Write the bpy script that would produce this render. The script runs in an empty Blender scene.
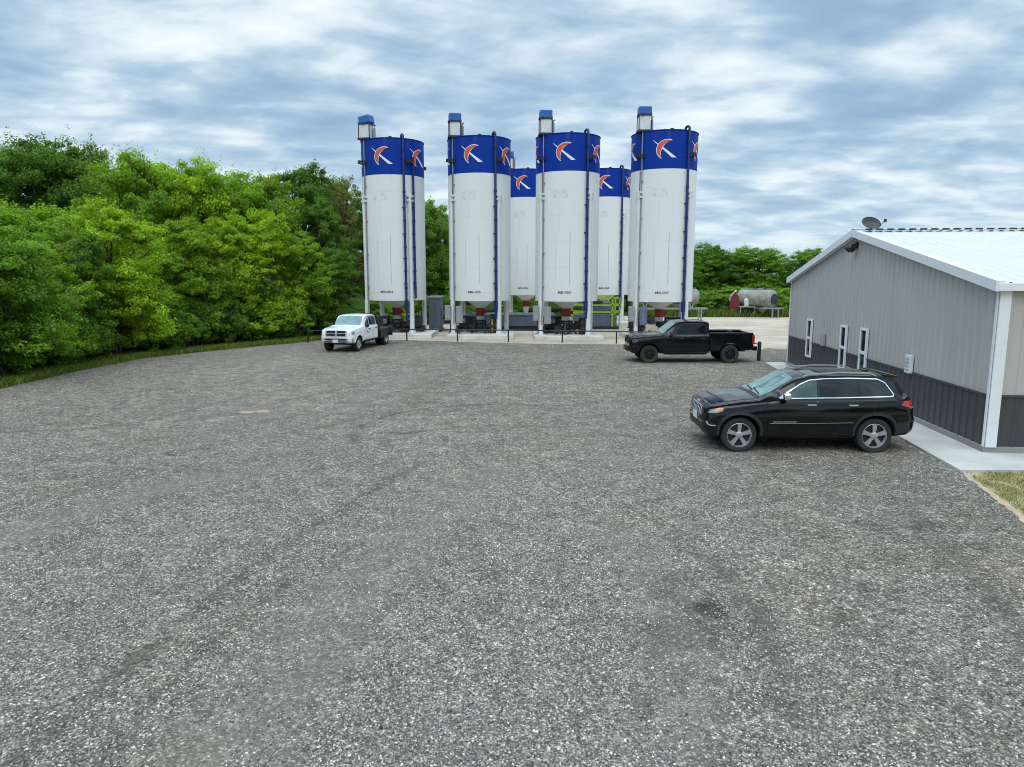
import bpy, bmesh, math, random
import numpy as np
from mathutils import Vector, Matrix
from mathutils.bvhtree import BVHTree
R = math.radians
scene = bpy.context.scene
col = scene.collection

# ---------------------------------------------------------------- camera
cam = bpy.data.objects.new("camera", bpy.data.cameras.new("camera"))
col.objects.link(cam); scene.camera = cam
cam.location = (0, 0, 3.9)
cam.rotation_euler = (R(90) - math.atan(108.5 / 710), 0, 0)
cam.data.sensor_fit = 'HORIZONTAL'; cam.data.sensor_width = 36
cam.data.lens = 36 * 710 / 1024
cam.data.clip_start = 0.1; cam.data.clip_end = 6000

# ---------------------------------------------------------------- sky and sun
SUN_EL, SUN_AZ = 52, 192          # azimuth clockwise from +Y (the way the camera looks)
world = bpy.data.worlds.new("World"); scene.world = world; world.use_nodes = True
def sky_world():
    nt = world.node_tree; nt.nodes.clear()
    N = lambda t, **k: _node(nt, t, **k)
    L = nt.links.new
    out = N('ShaderNodeOutputWorld'); bg = N('ShaderNodeBackground'); bg.inputs['Strength'].default_value = 0.12
    sky = N('ShaderNodeTexSky'); sky.sky_type = 'NISHITA'; sky.sun_disc = False
    sky.sun_elevation = R(SUN_EL); sky.sun_rotation = R(SUN_AZ)
    tc = N('ShaderNodeTexCoord'); sep = N('ShaderNodeSeparateXYZ'); L(tc.outputs['Generated'], sep.inputs[0])
    zc = N('ShaderNodeMath', operation='MAXIMUM'); zc.inputs[1].default_value = 0.0; L(sep.outputs['Z'], zc.inputs[0])
    za = N('ShaderNodeMath', operation='ADD'); za.inputs[1].default_value = 0.17; L(zc.outputs[0], za.inputs[0])
    dx = N('ShaderNodeMath', operation='DIVIDE'); L(sep.outputs['X'], dx.inputs[0]); L(za.outputs[0], dx.inputs[1])
    dy = N('ShaderNodeMath', operation='DIVIDE'); L(sep.outputs['Y'], dy.inputs[0]); L(za.outputs[0], dy.inputs[1])
    cb = N('ShaderNodeCombineXYZ'); L(dx.outputs[0], cb.inputs[0]); L(dy.outputs[0], cb.inputs[1])
    def noise(scale, sc, rot, detail, rough, dist, loc=(0, 0, 0)):
        m = N('ShaderNodeMapping'); m.inputs['Scale'].default_value = sc; m.inputs['Rotation'].default_value = (0, 0, R(rot)); m.inputs['Location'].default_value = loc
        L(cb.outputs[0], m.inputs[0])
        n = N('ShaderNodeTexNoise'); L(m.outputs[0], n.inputs['Vector'])
        n.inputs['Scale'].default_value = scale; n.inputs['Detail'].default_value = detail
        n.inputs['Roughness'].default_value = rough; n.inputs['Distortion'].default_value = dist
        return n.outputs[0]
    a = noise(0.95, (0.95, 1.0, 1), -18, 3, 0.5, 0.2, (3.1, 7.7, 0))
    b = noise(3.3, (0.80, 1.05, 1), -24, 6, 0.52, 0.25, (1.3, 2.2, 0))
    c = noise(9.0, (0.75, 1.1, 1), -24, 4, 0.5, 0.2, (4.3, 0.2, 0))
    def mul(x, k, add=None):
        m = N('ShaderNodeMath', operation='MULTIPLY_ADD'); L(x, m.inputs[0]); m.inputs[1].default_value = k
        if add is None: m.inputs[2].default_value = 0
        else: L(add, m.inputs[2])
        return m.outputs[0]
    s = mul(c, 0.11, mul(b, 0.46, mul(a, 0.43)))
    ramp = N('ShaderNodeValToRGB'); L(s, ramp.inputs[0])
    cr = ramp.color_ramp; cr.interpolation = 'B_SPLINE'
    stops = [(0.37, (0.275, 0.42, 0.59)), (0.44, (0.335, 0.49, 0.66)), (0.50, (0.475, 0.625, 0.755)), (0.555, (0.70, 0.82, 0.89)), (0.64, (0.95, 1.0, 1.02))]
    while len(cr.elements) < len(stops): cr.elements.new(0.5)
    for e, (p, cc) in zip(cr.elements, stops): e.position = p; e.color = (*cc, 1)
    ten = N('ShaderNodeMixRGB', blend_type='MULTIPLY'); ten.inputs[0].default_value = 1; L(ramp.outputs[0], ten.inputs[1]); ten.inputs[2].default_value = (6.9, 6.9, 6.9, 1)
    # veil: close to the horizon the cloud sheet melts into a pale blue haze
    hz = N('ShaderNodeMapRange'); hz.inputs['From Min'].default_value = 0.0; hz.inputs['From Max'].default_value = 0.12
    hz.inputs['To Min'].default_value = 0.55; hz.inputs['To Max'].default_value = 0.0; L(zc.outputs[0], hz.inputs['Value'])
    mh = N('ShaderNodeMixRGB'); L(hz.outputs[0], mh.inputs[0]); L(ten.outputs[0], mh.inputs[1]); mh.inputs[2].default_value = (3.7, 4.9, 6.0, 1)
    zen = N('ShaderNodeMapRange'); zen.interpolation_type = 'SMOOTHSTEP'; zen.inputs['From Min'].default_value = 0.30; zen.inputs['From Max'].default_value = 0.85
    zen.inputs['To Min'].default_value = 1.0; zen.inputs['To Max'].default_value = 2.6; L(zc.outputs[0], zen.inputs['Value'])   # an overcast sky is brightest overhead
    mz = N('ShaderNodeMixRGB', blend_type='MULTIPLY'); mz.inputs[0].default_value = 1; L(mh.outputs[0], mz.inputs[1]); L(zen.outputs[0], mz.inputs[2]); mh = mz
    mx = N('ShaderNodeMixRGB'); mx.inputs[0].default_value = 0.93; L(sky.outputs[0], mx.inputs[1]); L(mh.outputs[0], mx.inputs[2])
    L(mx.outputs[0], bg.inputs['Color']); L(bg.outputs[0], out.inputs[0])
def _node(nt, t, **k):
    n = nt.nodes.new(t)
    for a, v in k.items(): setattr(n, a, v)
    return n
sky_world()
sd = bpy.data.lights.new("sun", 'SUN'); sd.energy = 0.85; sd.angle = R(45); sd.color = (1, 0.97, 0.92)
sun = bpy.data.objects.new("sun", sd); col.objects.link(sun)
_d = Vector((math.sin(R(SUN_AZ)) * math.cos(R(SUN_EL)), math.cos(R(SUN_AZ)) * math.cos(R(SUN_EL)), math.sin(R(SUN_EL))))
sun.rotation_euler = _d.to_track_quat('Z', 'Y').to_euler()
vs = scene.view_settings
vs.view_transform = 'Standard'; vs.look = 'None'; vs.exposure = 0.36; vs.gamma = 1; vs.use_curve_mapping = False
scene.cycles.use_denoising = True; scene.cycles.denoising_prefilter = 'ACCURATE'; scene.cycles.filter_width = 1.0
scene.cycles.max_bounces = 6; scene.cycles.diffuse_bounces = 4; scene.cycles.transparent_max_bounces = 6
scene.cycles.sample_clamp_indirect = 4

# ---------------------------------------------------------------- helpers
def tag(o, label=None, cat=None, group=None, kind=None):
    if label: o['label'] = label
    if cat: o['category'] = cat
    if group: o['group'] = group
    if kind: o['kind'] = kind
    return o
def empty(name, loc=(0, 0, 0), rz=0):
    o = bpy.data.objects.new(name, None); col.objects.link(o); o.location = loc; o.rotation_euler = (0, 0, rz); o.empty_display_size = 0.3
    return o
def link_mesh(name, me, mat, parent=None, smooth=None, bevel=0):
    o = bpy.data.objects.new(name, me); col.objects.link(o)
    if mat is not None:
        for m in (mat if isinstance(mat, (list, tuple)) else [mat]): me.materials.append(m)
    if parent: o.parent = parent
    if smooth is not None:
        me.shade_smooth(); me.set_sharp_from_angle(angle=R(smooth))
    if bevel:
        b = o.modifiers.new('bevel', 'BEVEL'); b.width = bevel; b.segments = 2; b.limit_method = 'ANGLE'; b.angle_limit = R(40)
    return o
def copy_tree(o, parent=None):
    c = o.copy(); col.objects.link(c); c.parent = parent
    for ch in o.children: copy_tree(ch, c)
    return c
class MB:
    def __init__(s): s.v = []; s.f = []
    def add(s, vs_, fs):
        k = len(s.v); s.v += [tuple(p) for p in vs_]; s.f += [tuple(i + k for i in f) for f in fs]; return s
    def box(s, c, d, rz=0, rx=0, ry=0):
        M = Matrix.Translation(c) @ Matrix.Rotation(rz, 4, 'Z') @ Matrix.Rotation(ry, 4, 'Y') @ Matrix.Rotation(rx, 4, 'X')
        x, y, z = d[0] / 2, d[1] / 2, d[2] / 2
        p = [M @ Vector(q) for q in ((-x, -y, -z), (x, -y, -z), (x, y, -z), (-x, y, -z), (-x, -y, z), (x, -y, z), (x, y, z), (-x, y, z))]
        return s.add(p, [(0, 3, 2, 1), (4, 5, 6, 7), (0, 1, 5, 4), (1, 2, 6, 5), (2, 3, 7, 6), (3, 0, 4, 7)])
    def bar(s, p0, p1, w, h):
        p0, p1 = Vector(p0), Vector(p1); d = p1 - p0; L = d.length
        q = d.to_track_quat('X', 'Z').to_matrix().to_4x4(); M = Matrix.Translation((p0 + p1) / 2) @ q
        x, y, z = L / 2, w / 2, h / 2
        p = [M @ Vector(q) for q in ((-x, -y, -z), (x, -y, -z), (x, y, -z), (-x, y, -z), (-x, -y, z), (x, -y, z), (x, y, z), (-x, y, z))]
        return s.add(p, [(0, 3, 2, 1), (4, 5, 6, 7), (0, 1, 5, 4), (1, 2, 6, 5), (2, 3, 7, 6), (3, 0, 4, 7)])
    def tube(s, pts, r, n=12, r_list=None):
        pts = [Vector(p) for p in pts]; rings = []
        t0 = (pts[1] - pts[0]).normalized(); a = t0.orthogonal().normalized()
        for i, p in enumerate(pts):
            t = ((pts[min(i + 1, len(pts) - 1)] - p).normalized() + (p - pts[max(i - 1, 0)]).normalized()).normalized()
            a = (a - t * a.dot(t)).normalized(); b = t.cross(a); rr = r_list[i] if r_list else r
            rings.append([p + (a * math.cos(k * 2 * math.pi / n) + b * math.sin(k * 2 * math.pi / n)) * rr for k in range(n)])
        V = [p for g in rings for p in g]; F = []
        for i in range(len(rings) - 1):
            for k in range(n): F.append((i * n + k, i * n + (k + 1) % n, (i + 1) * n + (k + 1) % n, (i + 1) * n + k))
        F.append(tuple(range(n))[::-1]); F.append(tuple((len(rings) - 1) * n + k for k in range(n)))
        return s.add(V, F)
    def lathe(s, prof, n=48, M=None, closed=True):
        M = M or Matrix.Identity(4); V = []; F = []
        for r, z in prof:
            for k in range(n):
                a = 2 * math.pi * k / n; V.append(M @ Vector((r * math.cos(a), r * math.sin(a), z)))
        for i in range(len(prof) - 1):
            for k in range(n): F.append((i * n + k, i * n + (k + 1) % n, (i + 1) * n + (k + 1) % n, (i + 1) * n + k))
        if closed:
            F.append(tuple(range(n))[::-1]); F.append(tuple((len(prof) - 1) * n + k for k in range(n)))
        return s.add(V, F)
    def prism(s, poly, y0, y1, M=None):        # polygon in local xz, swept along y
        M = M or Matrix.Identity(4); n = len(poly)
        V = [M @ Vector((x, y0, z)) for x, z in poly] + [M @ Vector((x, y1, z)) for x, z in poly]
        F = [tuple(range(n)), tuple(range(2 * n - 1, n - 1, -1))] + [(i, i + n, (i + 1) % n + n, (i + 1) % n) for i in range(n)]
        return s.add(V, F)
    def build(s, name, mat, parent=None, smooth=None, bevel=0, loc=None, fix=True):
        me = bpy.data.meshes.new(name); me.from_pydata(s.v, [], s.f)
        if fix:
            bm = bmesh.new(); bm.from_mesh(me); bmesh.ops.recalc_face_normals(bm, faces=bm.faces); bm.to_mesh(me); bm.free()
        me.update()
        o = link_mesh(name, me, mat, parent, smooth, bevel)
        if loc: o.location = loc
        return o
def np_mesh(name, V, F):
    me = bpy.data.meshes.new(name); n, m = len(V), len(F); k = F.shape[1]
    me.vertices.add(n); me.vertices.foreach_set('co', V.astype(np.float32).ravel())
    me.loops.add(m * k); me.loops.foreach_set('vertex_index', F.astype(np.int32).ravel())
    me.polygons.add(m); me.polygons.foreach_set('loop_start', np.arange(0, m * k, k, dtype=np.int32))
    me.update(calc_edges=True); me.validate()
    return me

# ---------------------------------------------------------------- materials
class G:
    def __init__(s, name):
        s.m = bpy.data.materials.new(name); s.m.use_nodes = True; s.nt = s.m.node_tree
        s.b = s.nt.nodes['Principled BSDF']; s.out = s.nt.nodes['Material Output']
    def n(s, t, **k): return _node(s.nt, t, **k)
    def l(s, a, b): s.nt.links.new(a, b)
    def val(s, v, inp):
        if hasattr(v, 'is_linked'): s.l(v, inp)
        else: inp.default_value = v
    def math(s, op, a, b=0.0, c=0.0, clamp=False):
        n = s.n('ShaderNodeMath', operation=op); n.use_clamp = clamp
        s.val(a, n.inputs[0]); s.val(b, n.inputs[1]); s.val(c, n.inputs[2]); return n.outputs[0]
    def coord(s, which='Object', scale=None):
        c = s.n('ShaderNodeTexCoord').outputs[which]
        if scale:
            m = s.n('ShaderNodeMapping'); m.inputs['Scale'].default_value = scale; s.l(c, m.inputs[0]); return m.outputs[0]
        return c
    def noise(s, vec, scale, detail=4, rough=0.55, dist=0.0):
        n = s.n('ShaderNodeTexNoise'); s.l(vec, n.inputs['Vector']); n.inputs['Scale'].default_value = scale
        n.inputs['Detail'].default_value = detail; n.inputs['Roughness'].default_value = rough; n.inputs['Distortion'].default_value = dist
        return n.outputs[0]
    def ramp(s, fac, stops, interp='LINEAR'):
        r = s.n('ShaderNodeValToRGB'); s.l(fac, r.inputs[0]); cr = r.color_ramp; cr.interpolation = interp
        while len(cr.elements) < len(stops): cr.elements.new(0.5)
        for e, (p, c) in zip(cr.elements, stops):
            e.position = p; e.color = (*c, 1) if isinstance(c, (tuple, list)) else (c, c, c, 1)
        return r.outputs[0]
    def rng(s, v, a, b, c=0.0, d=1.0):
        n = s.n('ShaderNodeMapRange'); s.l(v, n.inputs['Value'])
        for k, x in zip(('From Min', 'From Max', 'To Min', 'To Max'), (a, b, c, d)): n.inputs[k].default_value = x
        return n.outputs[0]
    def mix(s, fac, a, b, mode='MIX'):
        n = s.n('ShaderNodeMixRGB', blend_type=mode); s.val(fac, n.inputs[0])
        for v, i in ((a, 1), (b, 2)):
            if isinstance(v, tuple): n.inputs[i].default_value = (*v, 1)
            else: s.l(v, n.inputs[i])
        return n.outputs[0]
    def bump(s, h, strength, dist):
        n = s.n('ShaderNodeBump'); n.inputs['Strength'].default_value = strength; n.inputs['Distance'].default_value = dist
        s.l(h, n.inputs['Height']); s.l(n.outputs[0], s.b.inputs['Normal'])
    def set(s, color=None, rough=None, metal=None, spec=None, coat=None):
        if color is not None:
            if isinstance(color, tuple): s.b.inputs['Base Color'].default_value = (*color, 1)
            else: s.l(color, s.b.inputs['Base Color'])
        if rough is not None: s.val(rough, s.b.inputs['Roughness'])
        if metal is not None: s.b.inputs['Metallic'].default_value = metal
        if spec is not None: s.b.inputs['Specular IOR Level'].default_value = spec
        if coat is not None: s.b.inputs['Coat Weight'].default_value = coat; s.b.inputs['Coat Roughness'].default_value = 0.03
        return s.m
def worn(name, c, rough=0.5, metal=0.0, amt=0.25, scale=6.0, spec=0.5, coat=None, bump=0.0):
    """a base colour with soft blotches and fine grain, so no surface is one flat value"""
    g = G(name); v = g.coord()
    n = g.noise(v, scale, 5, 0.6); n2 = g.noise(v, scale * 9, 3)
    k = g.math('ADD', g.math('MULTIPLY', n, 0.75), g.math('MULTIPLY', n2, 0.25))
    f = g.rng(k, 0.3, 0.7, 1 - amt, 1 + amt)
    colr = g.mix(1.0, c, f, 'MULTIPLY')
    if bump: g.bump(n2, bump, 0.004)
    return g.set(colr, g.rng(n, 0.3, 0.7, max(0.02, rough - 0.07), rough + 0.07), metal, spec, coat)
MT = {}
MT['white_steel'] = worn('white_steel', (0.66, 0.67, 0.66), 0.45, amt=0.09)
MT['trim_white'] = worn('trim_white', (0.72, 0.74, 0.76), 0.4, amt=0.05)
MT['blue_pipe'] = worn('blue_pipe', (0.004, 0.020, 0.12), 0.45, amt=0.3)
MT['cap_blue'] = worn('cap_blue', (0.02, 0.11, 0.38), 0.45, amt=0.2)
MT['dark_steel'] = worn('dark_steel', (0.022, 0.022, 0.026), 0.55, amt=0.5)
MT['black_steel'] = worn('black_steel', (0.012, 0.012, 0.014), 0.45, amt=0.4)
MT['grey_steel'] = worn('grey_steel', (0.27, 0.28, 0.29), 0.5, amt=0.2)
MT['galv'] = worn('galvanised', (0.42, 0.44, 0.45), 0.42, 0.4, amt=0.18)
MT['blue_grey'] = worn('blue_grey', (0.12, 0.145, 0.20), 0.5, amt=0.25)
MT['rust_red'] = worn('rust_red', (0.26, 0.028, 0.018), 0.55, amt=0.3)
MT['red_paint'] = worn('red_paint', (0.14, 0.010, 0.012), 0.5, amt=0.25)
MT['lime'] = worn('lime_paint', (0.34, 0.50, 0.03), 0.45, amt=0.15)
MT['orange'] = worn('emblem_orange', (0.62, 0.10, 0.055), 0.45, amt=0.12)
MT['emblem_white'] = worn('emblem_white', (0.78, 0.78, 0.80), 0.45, amt=0.05)
MT['letter_navy'] = worn('letter_navy', (0.03, 0.035, 0.10), 0.5, amt=0.2)
MT['yellow'] = worn('yellow_paint', (0.6, 0.42, 0.03), 0.5, amt=0.2)
MT['tan_sack'] = worn('tan_sack', (0.38, 0.31, 0.22), 0.9, amt=0.3, bump=0.4)
MT['tank_grey'] = worn('tank_grey', (0.25, 0.24, 0.22), 0.65, amt=0.5, scale=1.6)
MT['tank_cream'] = worn('tank_cream', (0.55, 0.53, 0.48), 0.55, amt=0.2)
MT['hose'] = worn('hose_rubber', (0.02, 0.02, 0.02), 0.7, amt=0.3)
MT['rubber'] = worn('tyre_rubber', (0.022, 0.022, 0.023), 0.8, amt=0.35, scale=12, bump=0.3)
MT['dusty_rubber'] = worn('dusty_rubber', (0.032, 0.031, 0.030), 0.85, amt=0.35, scale=10, bump=0.3)
MT['car_black'] = worn('car_black', (0.0026, 0.0032, 0.0048), 0.06, amt=0.2, scale=2.0, spec=0.5)
MT['truck_black'] = worn('truck_black', (0.0032, 0.0036, 0.0050), 0.13, amt=0.25, scale=2.0, spec=0.45)
MT['truck_white'] = worn('truck_white', (0.78, 0.79, 0.80), 0.3, amt=0.06, scale=2.0, coat=0.5)
MT['plastic'] = worn('black_plastic', (0.018, 0.018, 0.019), 0.6, amt=0.25)
MT['dark_void'] = worn('wheel_well', (0.006, 0.006, 0.006), 0.9, amt=0.3)
MT['silver'] = worn('alloy_silver', (0.55, 0.56, 0.57), 0.32, 0.75, amt=0.1)
MT['chrome'] = worn('chrome', (0.78, 0.79, 0.80), 0.12, 1.0, amt=0.04)
MT['dark_alloy'] = worn('dark_alloy', (0.018, 0.018, 0.02), 0.35, 0.4, amt=0.2)
MT['plate'] = worn('plate_white', (0.62, 0.66, 0.70), 0.5, amt=0.08)
MT['amber'] = worn('amber_lens', (0.75, 0.28, 0.05), 0.2, amt=0.1)
MT['lamp_clear'] = worn('lamp_clear', (0.28, 0.30, 0.32), 0.12, 0.35, amt=0.15)
MT['lamp_red'] = worn('lamp_red', (0.42, 0.012, 0.018), 0.15, amt=0.15, coat=0.6)
MT['dish'] = worn('dish_grey', (0.05, 0.052, 0.056), 0.5, amt=0.15)
def glass(name, c, rough=0.03, spec=0.7):
    g = G(name); n = g.noise(g.coord(), 2.5, 3)
    return g.set(g.mix(1.0, c, g.rng(n, 0.3, 0.7, 0.7, 1.3), 'MULTIPLY'), rough, 0.0, spec)
MT['tint'] = glass('tinted_glass', (0.003, 0.005, 0.009), 0.02, 0.55)
MT['windscreen'] = glass('windscreen_sky_glass', (0.13, 0.22, 0.22), 0.04, 0.9)  # pale teal base colour paints in the sky's reflection
MT['side_clear'] = glass('clear_side_glass', (0.035, 0.075, 0.072))
MT['pane'] = glass('window_pane', (0.012, 0.022, 0.016), 0.02, 0.8)

def silo_white():
    g = G('silo_white'); v = g.coord(); sp = g.n('ShaderNodeSeparateXYZ'); g.l(v, sp.inputs[0])
    z = sp.outputs['Z']
    seam = g.math('ABSOLUTE', g.math('SUBTRACT', g.math('FRACT', g.math('DIVIDE', g.math('ADD', z, 0.2), 1.52)), 0.5))
    seamf = g.rng(seam, 0.488, 0.496)
    big = g.noise(g.coord(scale=(0.7, 0.7, 0.25)), 1.2, 4)
    st = g.noise(g.coord(scale=(7, 7, 0.16)), 1.0, 4, 0.6)
    streak = g.math('MULTIPLY', g.rng(st, 0.62, 0.74), g.rng(g.noise(v, 0.9, 2), 0.45, 0.65))
    dot = g.noise(g.coord(scale=(1.6, 1.6, 1.2)), 2.4, 2, 0.4); dots = g.rng(dot, 0.775, 0.80)
    low = g.rng(g.math('ADD', z, g.math('MULTIPLY', g.noise(g.coord(scale=(3, 3, 0.6)), 1.2), 1.4)), 2.6, 4.4, 1, 0)
    c = g.mix(big, (0.725, 0.735, 0.715), (0.775, 0.78, 0.76))
    c = g.mix(g.math('MULTIPLY', streak, 0.30), c, (0.42, 0.39, 0.33))
    c = g.mix(g.math('MULTIPLY', dots, 0.5), c, (0.28, 0.17, 0.10))
    c = g.mix(g.math('MULTIPLY', low, 0.14), c, (0.45, 0.41, 0.34))
    c = g.mix(g.math('MULTIPLY', seamf, 0.16), c, (0.4, 0.4, 0.4))
    ang = g.math('ARCTAN2', sp.outputs['X'], g.math('MULTIPLY', sp.outputs['Y'], -1.0)); rnd_ = g.n('ShaderNodeObjectInfo').outputs['Random']
    def band(x, lo, hi, e): return g.math('MULTIPLY', g.rng(x, lo - e, lo + e), g.rng(x, hi - e, hi + e, 1, 0))
    patch = g.math('MULTIPLY', band(ang, -0.55, -0.06, 0.02), band(z, 8.35, 8.85, 0.04))
    smear = g.math('MULTIPLY', patch, g.rng(g.noise(g.coord(scale=(3, 3, 2)), 3.0, 4, 0.6), 0.48, 0.60))
    c = g.mix(g.math('MULTIPLY', patch, g.math('MULTIPLY', rnd_, 0.12)), c, (0.52, 0.53, 0.52)); c = g.mix(g.math('MULTIPLY', smear, 0.45), c, (0.50, 0.40, 0.30))
    for a0, z0, z1, k in ((-0.42, 3.7, 6.1, 0.25), (0.02, 3.4, 6.4, 0.55), (-0.30, 6.6, 8.2, 0.18)):
        ln = g.math('MULTIPLY', g.rng(g.math('ABSOLUTE', g.math('SUBTRACT', ang, a0)), 0.006, 0.014, 1, 0), band(z, z0, z1, 0.1))
        c = g.mix(g.math('MULTIPLY', ln, k), c, (0.22, 0.19, 0.16))
    drip = g.math('MULTIPLY', g.rng(g.noise(g.coord(scale=(9, 9, 0.12)), 1.0, 3, 0.6), 0.58, 0.72), g.math('MULTIPLY', g.rng(z, 8.0, 9.9), g.rng(g.noise(v, 0.8, 2), 0.4, 0.6)))
    c = g.mix(g.math('MULTIPLY', drip, 0.35), c, (0.40, 0.37, 0.31))
    g.bump(seamf, 0.25, 0.02)
    return g.set(c, 0.42, 0, 0.45)
MT['silo_white'] = silo_white()
def silo_blue():
    g = G('silo_blue'); v = g.coord()
    n = g.noise(g.coord(scale=(1, 1, 0.3)), 1.6, 4)
    c = g.mix(n, (0.002, 0.028, 0.24), (0.003, 0.042, 0.33))
    sp = g.n('ShaderNodeSeparateXYZ'); g.l(v, sp.inputs[0])
    dust = g.math('MULTIPLY', g.rng(g.noise(g.coord(scale=(4, 4, 0.5)), 1.0, 4), 0.52, 0.75), g.rng(sp.outputs['Z'], 11.3, 12.1))
    c = g.mix(g.math('MULTIPLY', dust, 0.35), c, (0.14, 0.16, 0.18))
    return g.set(c, 0.55, 0, 0.15)
MT['silo_blue'] = silo_blue()
MT['bright_trim'] = worn('bright_trim', (0.62, 0.63, 0.64), 0.25, 0.25, amt=0.06)
def concrete(name, c, amt=0.12, rough=0.85):
    g = G(name); v = g.coord()
    n = g.noise(v, 0.9, 5, 0.6); n2 = g.noise(v, 30, 3)
    f = g.math('ADD', g.rng(n, 0.3, 0.7, 1 - amt, 1 + amt), g.rng(n2, 0.3, 0.7, -0.05, 0.05))
    g.bump(n2, 0.15, 0.003)
    return g.set(g.mix(1.0, c, f, 'MULTIPLY'), rough, 0, 0.3)
MT['concrete'] = concrete('walk_concrete', (0.50, 0.485, 0.45), 0.16)
MT['pad'] = concrete('pad_concrete', (0.58, 0.56, 0.51), 0.25)
MT['plinth'] = concrete('plinth_concrete', (0.27, 0.265, 0.25))
def siding(name, c):
    g = G(name); v = g.coord()
    st = g.noise(g.coord(scale=(3, 3, 0.2)), 1.4, 4); n = g.noise(v, 0.5, 3)
    f = g.math('ADD', g.rng(st, 0.3, 0.7, 0.95, 1.04), g.rng(n, 0.3, 0.7, -0.05, 0.05))
    return g.set(g.mix(1.0, c, f, 'MULTIPLY'), 0.42, 0, 0.4)
MT['siding_light'] = siding('siding_light', (0.42, 0.41, 0.39))
MT['siding_dark'] = siding('siding_dark', (0.055, 0.056, 0.060))
MT['roof_white'] = siding('roof_white', (0.60, 0.61, 0.61))

# ================================================================ GROUND
# wheel tracks: circle centre, radius, half width, and how much each darkens / smooths the loose stone;
# the last four numbers limit the arc to a box on the ground (x0, x1, y0, y1)
TRACKS = []
def track(cx, cy, r, w, dark, smooth, x0, x1, y0, y1): TRACKS.append((cx, cy, r, w, dark, smooth, x0, x1, y0, y1))
track(27.37, 2.79, 31.48, 0.13, 0.46, 0.2, -4.6, -1.5, 3.5, 15)
track(5.02, 5.76, 8.35, 0.07, 0.40, 0.2, -3.8, -2.0, 4.5, 10.5)
track(27.37, 2.79, 29.85, 0.70, 0.0, 0.65, -4.2, 0.5, 3.5, 15)
track(-0.46, 17.72, 3.49, 0.12, 0.42, 0.2, -4.4, 1.2, 15.8, 22)
track(-0.09, 14.09, 4.10, 0.12, 0.30, 0.2, -3.3, 3.8, 16.2, 19)
track(-2.46, 9.42, 5.18, 0.55, 0.0, 0.7, -8.6, -4.6, 8.0, 15)
track(-5.73, 8.19, 8.55, 0.16, 0.42, 0.3, 1.9, 3.4, 5.5, 9.8)
track(-5.73, 8.19, 7.6, 0.45, 0.0, 0.6, 0.6, 2.6, 4.5, 11)
track(-19.15, 15.02, 25.91, 0.22, 0.30, 0.2, 4.8, 7.2, 5.5, 12)
track(-13.41, 25.28, 7.85, 0.14, 0.28, 0.3, -14.5, -6.0, 16.2, 22)
track(8.76, 22.17, 11.81, 0.14, 0.24, 0.3, -4.5, 4.0, 20, 34)
track(8.76, 22.17, 13.5, 0.5, 0.0, 0.5, -6.0, 4.0, 18, 36)
track(6.0, 16.0, 16.0, 0.13, 0.25, 0.3, -11, 8.0, 18, 34)
track(6.0, 16.0, 14.4, 0.13, 0.22, 0.3, -9, 8.0, 20, 34)
track(-20, 30.0, 17.5, 0.16, 0.22, 0.4, -9, 1.0, 16, 40)
track(-20, 30.0, 19.2, 0.16, 0.22, 0.4, -9, 1.0, 16, 40)
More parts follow.
